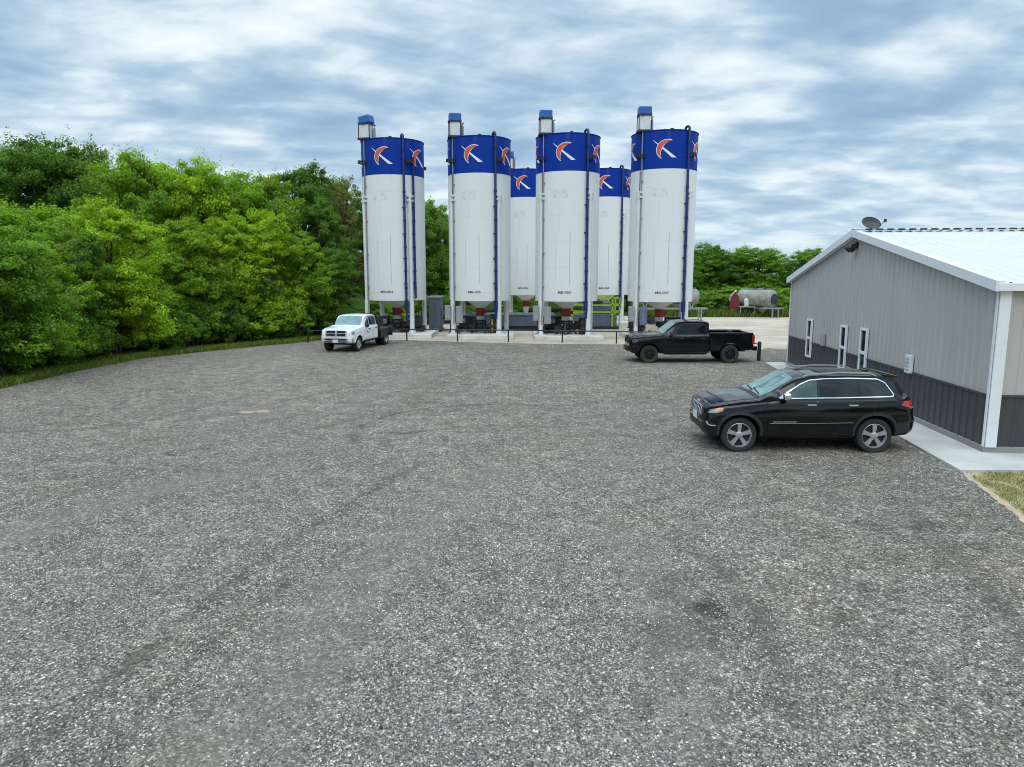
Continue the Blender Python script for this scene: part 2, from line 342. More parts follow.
def gravel():
    g = G('gravel'); v = g.coord()
    sp = g.n('ShaderNodeSeparateXYZ'); g.l(v, sp.inputs[0]); X, Y = sp.outputs['X'], sp.outputs['Y']
    wob = g.math('MULTIPLY', g.math('SUBTRACT', g.noise(v, 1.3, 4), 0.5), 0.35)
    dark = smooth = None
    for cx, cy, r, w, dk, sm, x0, x1, y0, y1 in TRACKS:
        dx, dy = g.math('SUBTRACT', X, cx), g.math('SUBTRACT', Y, cy)
        dist = g.math('SQRT', g.math('ADD', g.math('MULTIPLY', dx, dx), g.math('MULTIPLY', dy, dy)))
        e = g.math('ABSOLUTE', g.math('ADD', g.math('SUBTRACT', dist, r), g.math('MULTIPLY', wob, min(1, w * 2.2))))
        k = g.rng(e, w * 0.35, w * 1.35, 1, 0)
        bx = g.rng(g.math('ABSOLUTE', g.math('SUBTRACT', X, (x0 + x1) / 2)), (x1 - x0) * 0.38, (x1 - x0) * 0.55, 1, 0)
        by = g.rng(g.math('ABSOLUTE', g.math('SUBTRACT', Y, (y0 + y1) / 2)), (y1 - y0) * 0.38, (y1 - y0) * 0.55, 1, 0)
        k = g.math('MULTIPLY', k, g.math('MULTIPLY', bx, by))
        if dk: dark = g.math('MULTIPLY', k, dk) if dark is None else g.math('MAXIMUM', dark, g.math('MULTIPLY', k, dk))
        if sm: smooth = g.math('MULTIPLY', k, sm) if smooth is None else g.math('MAXIMUM', smooth, g.math('MULTIPLY', k, sm))
    dark = g.math('MULTIPLY', dark, g.rng(g.noise(v, 0.9, 4, 0.6), 0.36, 0.60, 0.45, 1.0))
    # the packed fines between the stones
    big = g.noise(g.coord(scale=(1, 0.7, 1)), 0.16, 5, 0.6, 0.4)
    mid = g.noise(v, 1.1, 5, 0.62)
    fine = g.noise(v, 75, 4, 0.78)
    loose = g.math('SUBTRACT', g.rng(g.math('ADD', g.math('MULTIPLY', big, 0.6), g.math('MULTIPLY', mid, 0.4)), 0.38, 0.62, 0.35, 1.0), g.math('MULTIPLY', smooth, 0.6), clamp=True)
    def stones(scale, lo, hi):
        vo = g.n('ShaderNodeTexVoronoi'); vo.inputs['Scale'].default_value = scale; vo.inputs['Randomness'].default_value = 1
        g.l(v, vo.inputs['Vector'])
        c = g.n('ShaderNodeSeparateXYZ'); g.l(vo.outputs['Color'], c.inputs[0])
        rim = g.rng(vo.outputs['Distance'], 0.25, 0.62, 1, 0)
        return c.outputs[0], c.outputs[1], rim
    r1, s1, rim1 = stones(52, 0, 1)
    r2, s2, rim2 = stones(29, 0, 1)
    r0, s0, rim0 = stones(90, 0, 1)
    fines = g.mix(0.5, g.ramp(fine, [(0.33, 0.06), (0.5, 0.21), (0.67, 0.48)]), g.ramp(r0, [(0.0, 0.05), (0.5, 0.18), (0.85, 0.36), (1.0, 0.70)]))
    tone = g.ramp(r1, [(0.0, 0.035), (0.38, 0.12), (0.68, 0.27), (0.86, 0.50), (1.0, 0.80)])
    tone2 = g.ramp(r2, [(0.0, 0.05), (0.5, 0.13), (0.80, 0.27), (0.93, 0.55), (1.0, 0.72)])
    c = g.mix(g.math('MULTIPLY', rim1, g.rng(loose, 0.0, 1.0, 0.35, 0.95)), fines, tone)
    pick2 = g.math('MULTIPLY', g.math('GREATER_THAN', s2, g.rng(loose, 0.0, 1.0, 0.95, 0.74)), rim2)
    c = g.mix(pick2, c, tone2)
    c = g.mix(1.0, c, g.rng(big, 0.35, 0.65, 0.86, 1.12), 'MULTIPLY')
    c = g.mix(1.0, c, g.rng(mid, 0.3, 0.7, 0.88, 1.10), 'MULTIPLY')
    warm = g.noise(v, 0.5, 3)
    c = g.mix(1.0, c, g.mix(g.rng(warm, 0.4, 0.65), (1.42, 1.29, 1.10), (1.48, 1.28, 1.04)), 'MULTIPLY')
    c = g.mix(1.0, c, g.rng(dark, 0.0, 0.7, 1.0, 0.30), 'MULTIPLY'); c = g.mix(g.math('MULTIPLY', smooth, 0.35), c, (0.20, 0.185, 0.165))
    gr = g.noise(v, 2.2, 12, 0.80); c = g.mix(1.0, c, g.rng(gr, 0.36, 0.64, 0.68, 1.30), 'MULTIPLY')
    gr2 = g.noise(v, 9.0, 6, 0.75); c = g.mix(1.0, c, g.rng(gr2, 0.35, 0.65, 0.72, 1.26), 'MULTIPLY')
    for sc_, lo_, hi_ in ((30, 0.60, 1.42), (13, 0.72, 1.30)):
        q0, q1, q2 = stones(sc_, 0, 1); c = g.mix(1.0, c, g.rng(g.math('MULTIPLY', q0, q2), 0.05, 0.85, lo_, hi_), 'MULTIPLY')
    c = g.mix(g.math('MULTIPLY', smooth, 0.45), c, (0.24, 0.22, 0.185))
    # two oil stains and a few scraped spots where orange clay shows
    def spot(x, y, rx, ry, k, edge=0.55):
        a = g.math('DIVIDE', g.math('SUBTRACT', X, x), rx); b = g.math('DIVIDE', g.math('SUBTRACT', Y, y), ry)
        d = g.math('SQRT', g.math('ADD', g.math('MULTIPLY', a, a), g.math('MULTIPLY', b, b)))
        d = g.math('ADD', d, g.math('MULTIPLY', g.math('SUBTRACT', g.noise(v, 4.0, 4, 0.65), 0.5), 1.5))
        return g.rng(d, edge, 1.05, k, 0)
    for x, y, rx, ry, k in ((2.33, 7.86, 0.30, 0.26, 0.72), (1.95, 7.3, 0.75, 0.42, 0.35), (2.15, 8.3, 0.5, 0.9, 0.28), (-2.9, 17.3, 0.55, 0.18, 0.55)):
        c = g.mix(spot(x, y, rx, ry, k), c, (0.035, 0.033, 0.030))
    for x, y, rx, ry, k in ((-7.6, 20.05, 0.26, 0.26, 0.9), (-7.2, 20.2, 0.22, 0.24, 0.85), (-8.1, 18.9, 0.22, 0.22, 0.6), (-6.4, 21.3, 0.40, 0.22, 0.4), (-9.5, 18.6, 0.35, 0.26, 0.3), (-10.7, 17.4, 0.4, 0.3, 0.25)):
        c = g.mix(spot(x, y, rx, ry, k), c, (0.46, 0.33, 0.22))
    h = g.math('ADD', g.math('MULTIPLY', rim1, g.math('MULTIPLY', r1, 0.7)), g.math('MULTIPLY', g.math('MULTIPLY', pick2, s2), 1.2))
    h = g.math('ADD', h, g.math('MULTIPLY', fine, 0.35)); h = g.math('ADD', h, g.math('MULTIPLY', mid, 1.5)); h = g.math('SUBTRACT', h, g.math('MULTIPLY', dark, 1.5))
    g.bump(h, 0.55, 0.018)
    return g.set(c, 1.0, 0, 0.05)
def soil(name, stops, scale, bump=0.5, speck=40):
    g = G(name); v = g.coord(); n = g.noise(v, scale, 6, 0.62); s = g.noise(v, speck, 4, 0.7)
    k = g.math('ADD', g.math('MULTIPLY', n, 0.7), g.math('MULTIPLY', s, 0.3))
    g.bump(s, bump, 0.02)
    return g.set(g.ramp(k, stops), 1.0, 0, 0.0)
MT['gravel'] = gravel()
MT['meadow'] = soil('meadow_soil', [(0.3, (0.018, 0.030, 0.010)), (0.5, (0.030, 0.048, 0.014)), (0.7, (0.055, 0.055, 0.025))], 0.7)
MT['lawn'] = soil('lawn_soil', [(0.36, (0.16, 0.17, 0.05)), (0.46, (0.30, 0.26, 0.13)), (0.58, (0.48, 0.39, 0.26))], 1.4)
MT['clay'] = soil('clay_edge', [(0.3, (0.36, 0.25, 0.16)), (0.6, (0.52, 0.41, 0.30))], 2.0)
MT['caliche'] = soil('pale_yard', [(0.30, (0.30, 0.26, 0.21)), (0.46, (0.43, 0.365, 0.29)), (0.60, (0.54, 0.465, 0.385)), (0.72, (0.60, 0.53, 0.45))], 0.35, 0.3)

def ragged(poly, step, amp, seed):
    rnd = random.Random(seed); out = []
    for i, a in enumerate(poly):
        b = poly[(i + 1) % len(poly)]; a, b = Vector((*a, 0)), Vector((*b, 0)); L = (b - a).length; n = max(1, int(L / step))
        if L > 40: n = 1
        for k in range(n):
            p = a.lerp(b, k / n)
            if k or amp < 0.1:
                t = (b - a).normalized(); p = p + Vector((-t.y, t.x, 0)) * rnd.uniform(-amp, amp)
            out.append((p.x, p.y))
    return out
def sheet(name, poly, z, mat, kind='structure'):
    bm = bmesh.new(); f = bm.faces.new([bm.verts.new((x, y, z)) for x, y in poly]); f.normal_update()
    if f.normal.z < 0: f.normal_flip()
    bmesh.ops.triangulate(bm, faces=bm.faces[:])
    me = bpy.data.meshes.new(name); bm.to_mesh(me); bm.free()
    return tag(link_mesh(name, me, mat), kind=kind)
sheet('ground', [(-2500, -300), (2500, -300), (2500, 4500), (-2500, 4500)], 0.0, MT['meadow'])
EDGE = [(-18.2, 8), (-18.0, 16), (-17.85, 24.5), (-17.95, 28.6), (-17.6, 33.5), (-16.0, 36.2), (-14.4, 38.8), (-12.6, 41.2), (-11.4, 43.5)]
LOT = [(-18.6, -40), (-18.4, -5)] + EDGE + [(-8, 43.2), (-6.6, 42.9), (-1.8, 41.3), (2.7, 40.4), (7.2, 40.1), (10.9, 38.3), (11.7, 37.5), (12.3, 38.5), (13.1, 37.3), (13.8, 38.2), (14.6, 37.4), (14.2, 31.3),
       (11.34, 31.3), (9.0, 13.8), (8.28, 11.0), (7.1, 8.2), (5.9, 5.0), (4.8, 0), (4.5, -40)]
YARD = [(-12.6, 39), (14, 33), (30, 33), (60, 40), (64, 66.5), (24, 66.5), (10, 69), (-4, 62), (-9, 57), (-11.5, 50)]
sheet('pale_yard', ragged(YARD, 0.6, 0.25, 4), 0.004, MT['caliche'])
sheet('gravel_lot', ragged(LOT, 0.18, 0.055, 2), 0.008, MT['gravel'])
LAWN = [(8.97, 13.74), (8.27, 11.0), (7.12, 8.2), (5.92, 5.0), (4.9, 0), (4.7, -30), (60, -30), (60, 13.74)]
CLAY = [(8.95, 13.72), (8.20, 11.0), (7.02, 8.2), (5.82, 5.0), (4.7, 0), (4.5, -20), (4.75, -20), (4.95, 0), (5.95, 5.0), (7.14, 8.2), (8.32, 11.0), (9.04, 13.72)]
sheet('lawn_ground', ragged(LAWN, 0.4, 0.06, 5), 0.006, MT['lawn'])
sheet('clay_edge', ragged(CLAY, 0.12, 0.035, 6), 0.012, MT['clay'])
# the concrete walk round the shop
W0, W1 = Vector((10.383, 15.196)), Vector((11.973, 30.627))
def slab(name, poly, z0, z1, mat, bevel=0.0):
    n = len(poly); V = [(x, y, z0) for x, y in poly] + [(x, y, z1) for x, y in poly]
    m = MB(); m.add(V, [tuple(range(n))[::-1], tuple(range(n, 2 * n))] + [(i, (i + 1) % n, (i + 1) % n + n, i + n) for i in range(n)])
    return m.build(name, mat, bevel=bevel)
def lerp2(a, b, t): return (a[0] + (b[0] - a[0]) * t, a[1] + (b[1] - a[1]) * t)
wi, wo = [(10.48, 15.3), (12.12, 31.5)], [(8.95, 13.74), (11.30, 31.5)]
ts = [0.10, 0.28, 0.46, 0.64, 0.82, 1.0]
polys = [[wo[0], (10.2, 13.74), (10.48, 15.3), lerp2(wi[0], wi[1], 0.10), lerp2(wo[0], wo[1], 0.10)]]
for a, b in zip(ts[:-1], ts[1:]): polys.append([lerp2(wo[0], wo[1], a), lerp2(wi[0], wi[1], a), lerp2(wi[0], wi[1], b), lerp2(wo[0], wo[1], b)])
for k in range(7):
    x0 = 10.2 + k * 3.0; polys.append([(x0, 13.74), (x0 + 3.0, 13.74), (x0 + 3.0 + 0.28, 15.3 - 0.32 * min(k + 1, 4)), (x0 + 0.28, 15.3 - 0.32 * min(k, 4))])
wm = MB()
for p in polys:
    cx = sum(q[0] for q in p) / len(p); cy = sum(q[1] for q in p) / len(p)
    q = [(x + (cx - x) * 0.0006, y + (cy - y) * 0.0006) for x, y in p]; n = len(q)
    wm.add([(x, y, -0.05) for x, y in q] + [(x, y, 0.055) for x, y in q], [tuple(range(n))[::-1], tuple(range(n, 2 * n))] + [(i, (i + 1) % n, (i + 1) % n + n, i + n) for i in range(n)])
tag(wm.build('concrete_walk', MT['concrete']), kind='structure')

# loose stones lying on the packed gravel in the foreground: real little rocks
def hash_noise(x, y, seed):
    rs = np.random.RandomState(seed); T = rs.rand(64, 64)
    xi, yi = np.floor(x).astype(int), np.floor(y).astype(int); fx, fy = x - xi, y - yi
    fx = fx * fx * (3 - 2 * fx); fy = fy * fy * (3 - 2 * fy); g_ = lambda a, b: T[a % 64, b % 64]
    return (g_(xi, yi) * (1 - fx) + g_(xi + 1, yi) * fx) * (1 - fy) + (g_(xi, yi + 1) * (1 - fx) + g_(xi + 1, yi + 1) * fx) * fy
def loose_stones():
    rs = np.random.RandomState(11); n = 520000
    y = 4.2 + 17.0 * rs.rand(n) ** 1.55; x = (rs.rand(n) * 2 - 1) * (y * 0.78 + 1.2)
    lim = np.interp(y, [4.2, 5, 8.2, 11, 13.94, 15.3, 32], [5.6, 5.8, 7.0, 8.2, 9.0, 9.3, 11.4]) + 0.10 * rs.normal(size=n)
    keep = (x < lim) & (x > -17.5)
    d = 0.55 * hash_noise(x * 0.30 + 3, y * 0.24, 1) + 0.30 * hash_noise(x * 1.1, y * 0.9, 2) + 0.15 * hash_noise(x * 4, y * 4, 3)
    for cx, cy, r, w, dk, sm, x0, x1, y0, y1 in TRACKS:
        e = np.abs(np.hypot(x - cx, y - cy) - r); on = (e < w) & (x > x0) & (x < x1) & (y > y0) & (y < y1)
        d = d - on * (0.26 * sm + 0.10 * dk)
    keep &= rs.rand(n) < np.clip((d - 0.30) / 0.30, 0.04, 1)
    x, y = x[keep], y[keep]; n = len(x)
    s = 0.0042 + 0.0105 * rs.rand(n) ** 2.6
    oct_ = np.array([(1, 0, 0), (0, 1, 0), (-1, 0, 0), (0, -1, 0), (0.15, 0.1, 0.8), (0, 0, -0.4)], float)
    tri = np.array([(0, 1, 4), (1, 2, 4), (2, 3, 4), (3, 0, 4)])
    base = oct_[None, :5] * (0.65 + 0.7 * rs.rand(n, 5, 1)) * s[:, None, None]
    base[:, :, 2] = np.abs(base[:, :, 2]) * (0.7 + 0.5 * rs.rand(n, 1)); base[:, :4, 2] -= 0.001
    a = rs.rand(n) * 6.283; ca, sa = np.cos(a)[:, None], np.sin(a)[:, None]
    px = base[:, :, 0] * ca * 1.25 - base[:, :, 1] * sa; py = base[:, :, 0] * sa * 1.25 + base[:, :, 1] * ca
    V = np.stack([px + x[:, None], py + y[:, None], base[:, :, 2] + 0.010], -1).reshape(-1, 3)
    F = (tri[None] + (np.arange(n) * 5)[:, None, None]).reshape(-1, 3)
    g = G('loose_stone'); ge = g.n('ShaderNodeNewGeometry').outputs['Random Per Island']
    c = g.ramp(ge, [(0.0, (0.05, 0.047, 0.043)), (0.32, (0.115, 0.108, 0.098)), (0.62, (0.22, 0.208, 0.19)), (0.84, (0.37, 0.35, 0.315)), (0.95, (0.57, 0.54, 0.49)), (0.997, (0.70, 0.665, 0.61)), (1.0, (0.42, 0.20, 0.16))])
    g.set(c, 0.9, 0, 0.2)
    o = link_mesh('loose_gravel', np_mesh('loose_gravel', V, F), g.m)
    tag(o, kind='stuff')
loose_stones()

# ================================================================ THE STEEL SHOP BUILDING
U = (W1 - W0).normalized(); VN = Vector((U.y, -U.x))         # U runs along the gable wall, VN into the building
GL = (W1 - W0).length; BL = 30.0; EAVE = 3.66; RIDGE = 5.20; RM = 8.38; PL = 0.18; WZ = 1.31
ba = math.atan2(VN.y, VN.x)
shop = empty('shop_building', (W0.x, W0.y, 0), ba)           # local x: along the long wall (VN), local y: along the gable (U)
tag(shop, 'low grey ribbed-metal shop building with charcoal lower wall and white gabled roof', 'building')
def roof_z(y): return EAVE + (RIDGE - EAVE) * (y / RM if y < RM else (GL - y) / (GL - RM))
def ribbed(name, mat, L, z0, ztop, axis, sign, off, parent):
    """a wall of trapezoidal ribs; ztop(s) gives the top; real corrugation in the mesh"""
    prof = []; p = 0.305; k = 0
    s = 0.0
    while s < L - 1e-6:
        for ds, dep in ((0, 0), (0.19, 0), (0.215, 0.022), (0.265, 0.022), (0.29, 0)):
            if s + ds < L: prof.append((s + ds, dep))
        s += p
    prof.append((L, 0)); V = []; F = []
    for s, dep in prof:
        o_ = -(off + dep) * sign
        for z in (z0, ztop(s)):
            V.append((o_, s, z) if axis == 'y' else (s, o_, z))
    for i in range(len(prof) - 1): F.append((2 * i, 2 * i + 2, 2 * i + 3, 2 * i + 1))
    m = MB(); m.add(V, F); return m.build(name, mat, parent, fix=False)
ribbed('gable_wall', MT['siding_light'], GL, WZ, lambda s: roof_z(s) - 0.03, 'y', 1, 0.0, shop)
ribbed('gable_wainscot', MT['siding_dark'], GL, PL, lambda s: WZ, 'y', 1, 0.006, shop)
ribbed('long_wall', MT['siding_light'], BL, WZ, lambda s: EAVE - 0.03, 'x', 1, 0.0, shop)
ribbed('long_wainscot', MT['siding_dark'], BL, PL, lambda s: WZ, 'x', 1, 0.006, shop)
m = MB(); m.add([(0, GL, PL), (BL, GL, PL), (BL, GL, EAVE), (0, GL, EAVE)], [(0, 1, 2, 3)])
m.add([(BL, 0, PL), (BL, 0, EAVE), (BL, RM, RIDGE), (BL, GL, EAVE), (BL, GL, PL)], [(0, 1, 2, 3, 4)]); m.build('rear_wall', MT['siding_light'], shop)
m = MB(); m.box((BL / 2 - 0.02, GL / 2, PL / 2 - 0.02), (BL + 0.06, GL + 0.06, PL + 0.05)); m.build('foundation', MT['plinth'], shop, bevel=0.008)
m = MB(); m.box((-0.036, GL / 2, WZ), (0.02, GL - 0.2, 0.05)); m.box((BL / 2 + 0.1, -0.036, WZ), (BL - 0.2, 0.02, 0.05)); m.build('wainscot_trim', MT['siding_dark'], shop)
for y in (0, GL):
    m = MB(); s = -1 if y == 0 else 1
    m.box((-0.04, y - s * 0.02, (PL + EAVE) / 2 - 0.02), (0.024, 0.07, EAVE - PL - 0.03))
    m.box((0.085, y + s * 0.045, (PL + EAVE) / 2 - 0.02), (0.225, 0.03, EAVE - PL - 0.03)); m.build('corner_trim', MT['trim_white'], shop)
# roof: two ribbed slopes with real ribs, rake and eave trim
def slope(y0, z0, y1, z1):
    V = []; F = []; x = -0.16; prof = []
    while x < BL + 0.1:
        for d, h_ in ((0, 0), (0.20, 0), (0.225, 0.02), (0.275, 0.02), (0.30, 0)): prof.append((x + d, h_))
        x += 0.305
    n = Vector((0, -(z1 - z0), (y1 - y0))).normalized()
    if n.z < 0: n = -n
    for px, h_ in prof:
        for y, z in ((y0, z0), (y1, z1)): V.append((px, y + n.y * h_, z + n.z * h_))
    for i in range(len(prof) - 1): F.append((2 * i, 2 * i + 2, 2 * i + 3, 2 * i + 1))
    m = MB(); m.add(V, F); return m.build('roof', MT['roof_white'], shop, fix=False)
sl = (RIDGE - EAVE) / RM
slope(-0.16, EAVE + 0.10 - 0.16 * sl, RM, RIDGE + 0.10); slope(GL + 0.16, EAVE + 0.10 - 0.16 * sl, RM, RIDGE + 0.10)
m = MB()
for (ya, yb) in ((-0.17, RM + 0.003), (GL + 0.17, RM - 0.003)):
    za, zb_ = EAVE + 0.03 - 0.17 * sl, RIDGE + 0.03
    m.add([(x, y, z + dz) for (x) in (-0.20, -0.03) for (y, z) in ((ya, za), (yb, zb_)) for dz in (-0.10, 0.125)],
          [(0, 1, 3, 2), (4, 6, 7, 5), (0, 4, 5, 1), (2, 3, 7, 6), (1, 5, 7, 3), (0, 2, 6, 4)])
m.build('rake_trim', MT['trim_white'], shop)
m = MB(); m.box((BL / 2, -0.12, EAVE - 0.01), (BL + 0.3, 0.13, 0.17)); m.box((BL / 2, GL + 0.12, EAVE - 0.01), (BL + 0.3, 0.13, 0.17)); m.build('gutter', MT['trim_white'], shop, bevel=0.01)
m = MB()
for s in (-1, 1):
    m.add([(-0.18, RM, RIDGE + 0.19), (BL, RM, RIDGE + 0.19), (BL, RM + s * 0.2, RIDGE + 0.155), (-0.18, RM + s * 0.2, RIDGE + 0.155)], [(0, 1, 2, 3)])
m.build('ridge_cap', MT['roof_white'], shop)
for k in range(62):
    m = MB(); m.box((0.25 + 0.335 * k, RM - 0.20, RIDGE + 0.150), (0.20, 0.05, 0.05)); m.build('ridge_closure', MT['dark_steel'], shop)
def window(y0, y1, z0, z1, zm):
    f = MB(); t = 0.075; x = -0.055; d = 0.07
    for a, b, c_, e in ((y0, y0 + t, z0, z1), (y1 - t, y1, z0, z1), (y0 + t, y1 - t, z0, z0 + t), (y0 + t, y1 - t, z1 - t, z1), (y0 + t, y1 - t, zm - 0.05, zm + 0.05)):
        f.box((x, (a + b) / 2, (c_ + e) / 2), (d, b - a - 0.002, e - c_ - 0.002))
    w = f.build('window', MT['trim_white'], shop, bevel=0.006)
    for a, b in ((z0 + t, zm - 0.05), (zm + 0.05, z1 - t)):
        p = MB(); p.box((-0.045, (y0 + y1) / 2, (a + b) / 2), (0.02, y1 - y0 - 2 * t, b - a)); p.build('pane', MT['pane'], w)
window(12.30, 12.88, 0.72, 2.21, 1.47); window(8.60, 9.17, 0.72, 2.22, 1.47); window(6.82, 7.38, 0.72, 2.25, 1.48)
m = MB(); m.box((-0.08, 3.80, 1.53), (0.10, 0.30, 0.48)); bx = m.build('vent_box', MT['trim_white'], shop, bevel=0.01)
m = MB()
for k in range(4): m.box((-0.135, 3.80, 1.38 + k * 0.10), (0.015, 0.22, 0.045), ry=R(25))
m.build('louvre', MT['grey_steel'], bx)
m = MB(); m.box((-0.07, 10.88, 1.55), (0.09, 0.20, 0.44)); m.build('meter_box', MT['galv'], shop, bevel=0.01)
m = MB(); m.box((-0.06, 8.30, 4.86), (0.08, 0.20, 0.22)); m.bar((-0.08, 8.30, 4.86), (-0.22, 8.30, 4.86), 0.06, 0.06); fl = m.build('flood_light', MT['black_steel'], shop)
for s in (-1, 1):
    m = MB(); m.lathe([(0.03, -0.10), (0.07, -0.08), (0.11, 0.09), (0.10, 0.095)], 16, Matrix.Translation((-0.26, 8.30 + s * 0.12, 4.76)) @ Matrix.Rotation(R(125), 4, 'Y') @ Matrix.Rotation(R(25 * s), 4, 'X')); m.build('lamp_head', MT['black_steel'], fl, smooth=40)
# satellite dish standing on the ridge
ds = empty('satellite_dish', (0, 0, 0)); Mw = Matrix.Translation((W0.x, W0.y, 0)) @ Matrix.Rotation(ba, 4, 'Z')
dp = Mw @ Vector((0.42, RM + 0.15, RIDGE + 0.12)); ds.location = dp; ds.rotation_euler = (0, 0, R(-25))
tag(ds, 'dark grey satellite dish standing on the peak of the white roof', 'satellite dish')
m = MB(); m.tube([(0, 0, -0.05), (0, 0, 0.22), (0.02, 0.02, 0.30)], 0.022); m.box((0, 0, 0.0), (0.2, 0.2, 0.012)); m.build('mast', MT['grey_steel'], ds)
ds.scale = (0.82, 0.82, 0.72)
Md = Matrix.Translation((0.0, -0.05, 0.30)) @ Matrix.Rotation(R(28), 4, 'Y') @ Matrix.Rotation(R(62), 4, 'X') @ Matrix.Scale(0.78, 4, (0, 1, 0))
prof = [(0.001, 0.0), (0.12, 0.012), (0.24, 0.05), (0.36, 0.11), (0.37, 0.115), (0.36, 0.125), (0.24, 0.065), (0.12, 0.027), (0.001, 0.015)]
m = MB(); m.lathe(prof, 36, Md); m.build('reflector', MT['dish'], ds, smooth=50)
tip = Vector((0.50, -0.22, 0.42))
m = MB(); m.tube([(0.02, 0, 0.12), (0.3, -0.14, 0.18), tip], 0.014); m.box(tip, (0.09, 0.07, 0.14), rz=0.3); m.build('feed_arm', MT['dark_steel'], ds)

# ================================================================ SILOS
SR = 1.94; ZB, ZBAND, ZT = 2.32, 9.93, 12.08
def cyl(phi, z, r=SR):                       # phi: 0 faces -y, turning towards +x
    return Vector((r * math.sin(phi), -r * math.cos(phi), z))
def bend(poly_tris, phi0, zc, r):            # flat (u, v) figure wrapped on the shell
    return [cyl(phi0 + u / SR, zc + v, r) for u, v in poly_tris]
def wrapped(name, outlines, phi0, zc, r, mat, parent, thick=0.006, step=0.06):
    bm = bmesh.new()
    for o_ in outlines:
        f = bm.faces.new([bm.verts.new((u, v, 0)) for u, v in o_]); f.normal_update()
        if f.normal.z < 0: f.normal_flip()
    umin = min(u for o_ in outlines for u, v in o_); umax = max(u for o_ in outlines for u, v in o_); k = umin + step
    while k < umax:
        bmesh.ops.bisect_plane(bm, geom=bm.verts[:] + bm.edges[:] + bm.faces[:], plane_co=(k, 0, 0), plane_no=(1, 0, 0)); k += step
    bmesh.ops.triangulate(bm, faces=bm.faces[:])
    ext = bmesh.ops.extrude_face_region(bm, geom=bm.faces[:])
    for v in ext['geom']:
        if isinstance(v, bmesh.types.BMVert): v.co.z = 1
    for v in bm.verts:
        top = v.co.z > 0.5; v.co = cyl(phi0 + v.co.x / SR, zc + v.co.y, r + (thick if top else -0.01))
    bmesh.ops.recalc_face_normals(bm, faces=bm.faces)
    me = bpy.data.meshes.new(name); bm.to_mesh(me); bm.free()
    return link_mesh(name, me, mat, parent)
def arc3(a, b, c, n=12):                     # circle through three points, from a to c
    (ax, ay), (bx, by), (cx, cy) = a, b, c
    d = 2 * (ax * (by - cy) + bx * (cy - ay) + cx * (ay - by))
    ux = ((ax * ax + ay * ay) * (by - cy) + (bx * bx + by * by) * (cy - ay) + (cx * cx + cy * cy) * (ay - by)) / d
    uy = ((ax * ax + ay * ay) * (cx - bx) + (bx * bx + by * by) * (ax - cx) + (cx * cx + cy * cy) * (bx - ax)) / d
    r = math.hypot(ax - ux, ay - uy); t0 = math.atan2(ay - uy, ax - ux); t1 = math.atan2(by - uy, bx - ux); t2 = math.atan2(cy - uy, cx - ux)
    def unwrap(t, ref):
        while t - ref > math.pi: t -= 2 * math.pi
        while t - ref < -math.pi: t += 2 * math.pi
        return t
    t1 = unwrap(t1, t0); t2 = unwrap(t2, t1)
    return [(ux + r * math.cos(t0 + (t2 - t0) * k / n), uy + r * math.sin(t0 + (t2 - t0) * k / n)) for k in range(n + 1)]
def text_mesh(txt, size):
    cu = bpy.data.curves.new('lettering', 'FONT'); cu.body = txt; cu.size = size; cu.align_x = 'CENTER'; cu.align_y = 'CENTER'; cu.offset = 0.012 * size
    ob = bpy.data.objects.new('lettering', cu); col.objects.link(ob); bpy.context.view_layer.update()
    me = bpy.data.meshes.new_from_object(ob.evaluated_get(bpy.context.evaluated_depsgraph_get()))
    bpy.data.objects.remove(ob); bpy.data.curves.remove(cu)
    return me
LEGS = [R(-54), R(37), R(126), R(217)]
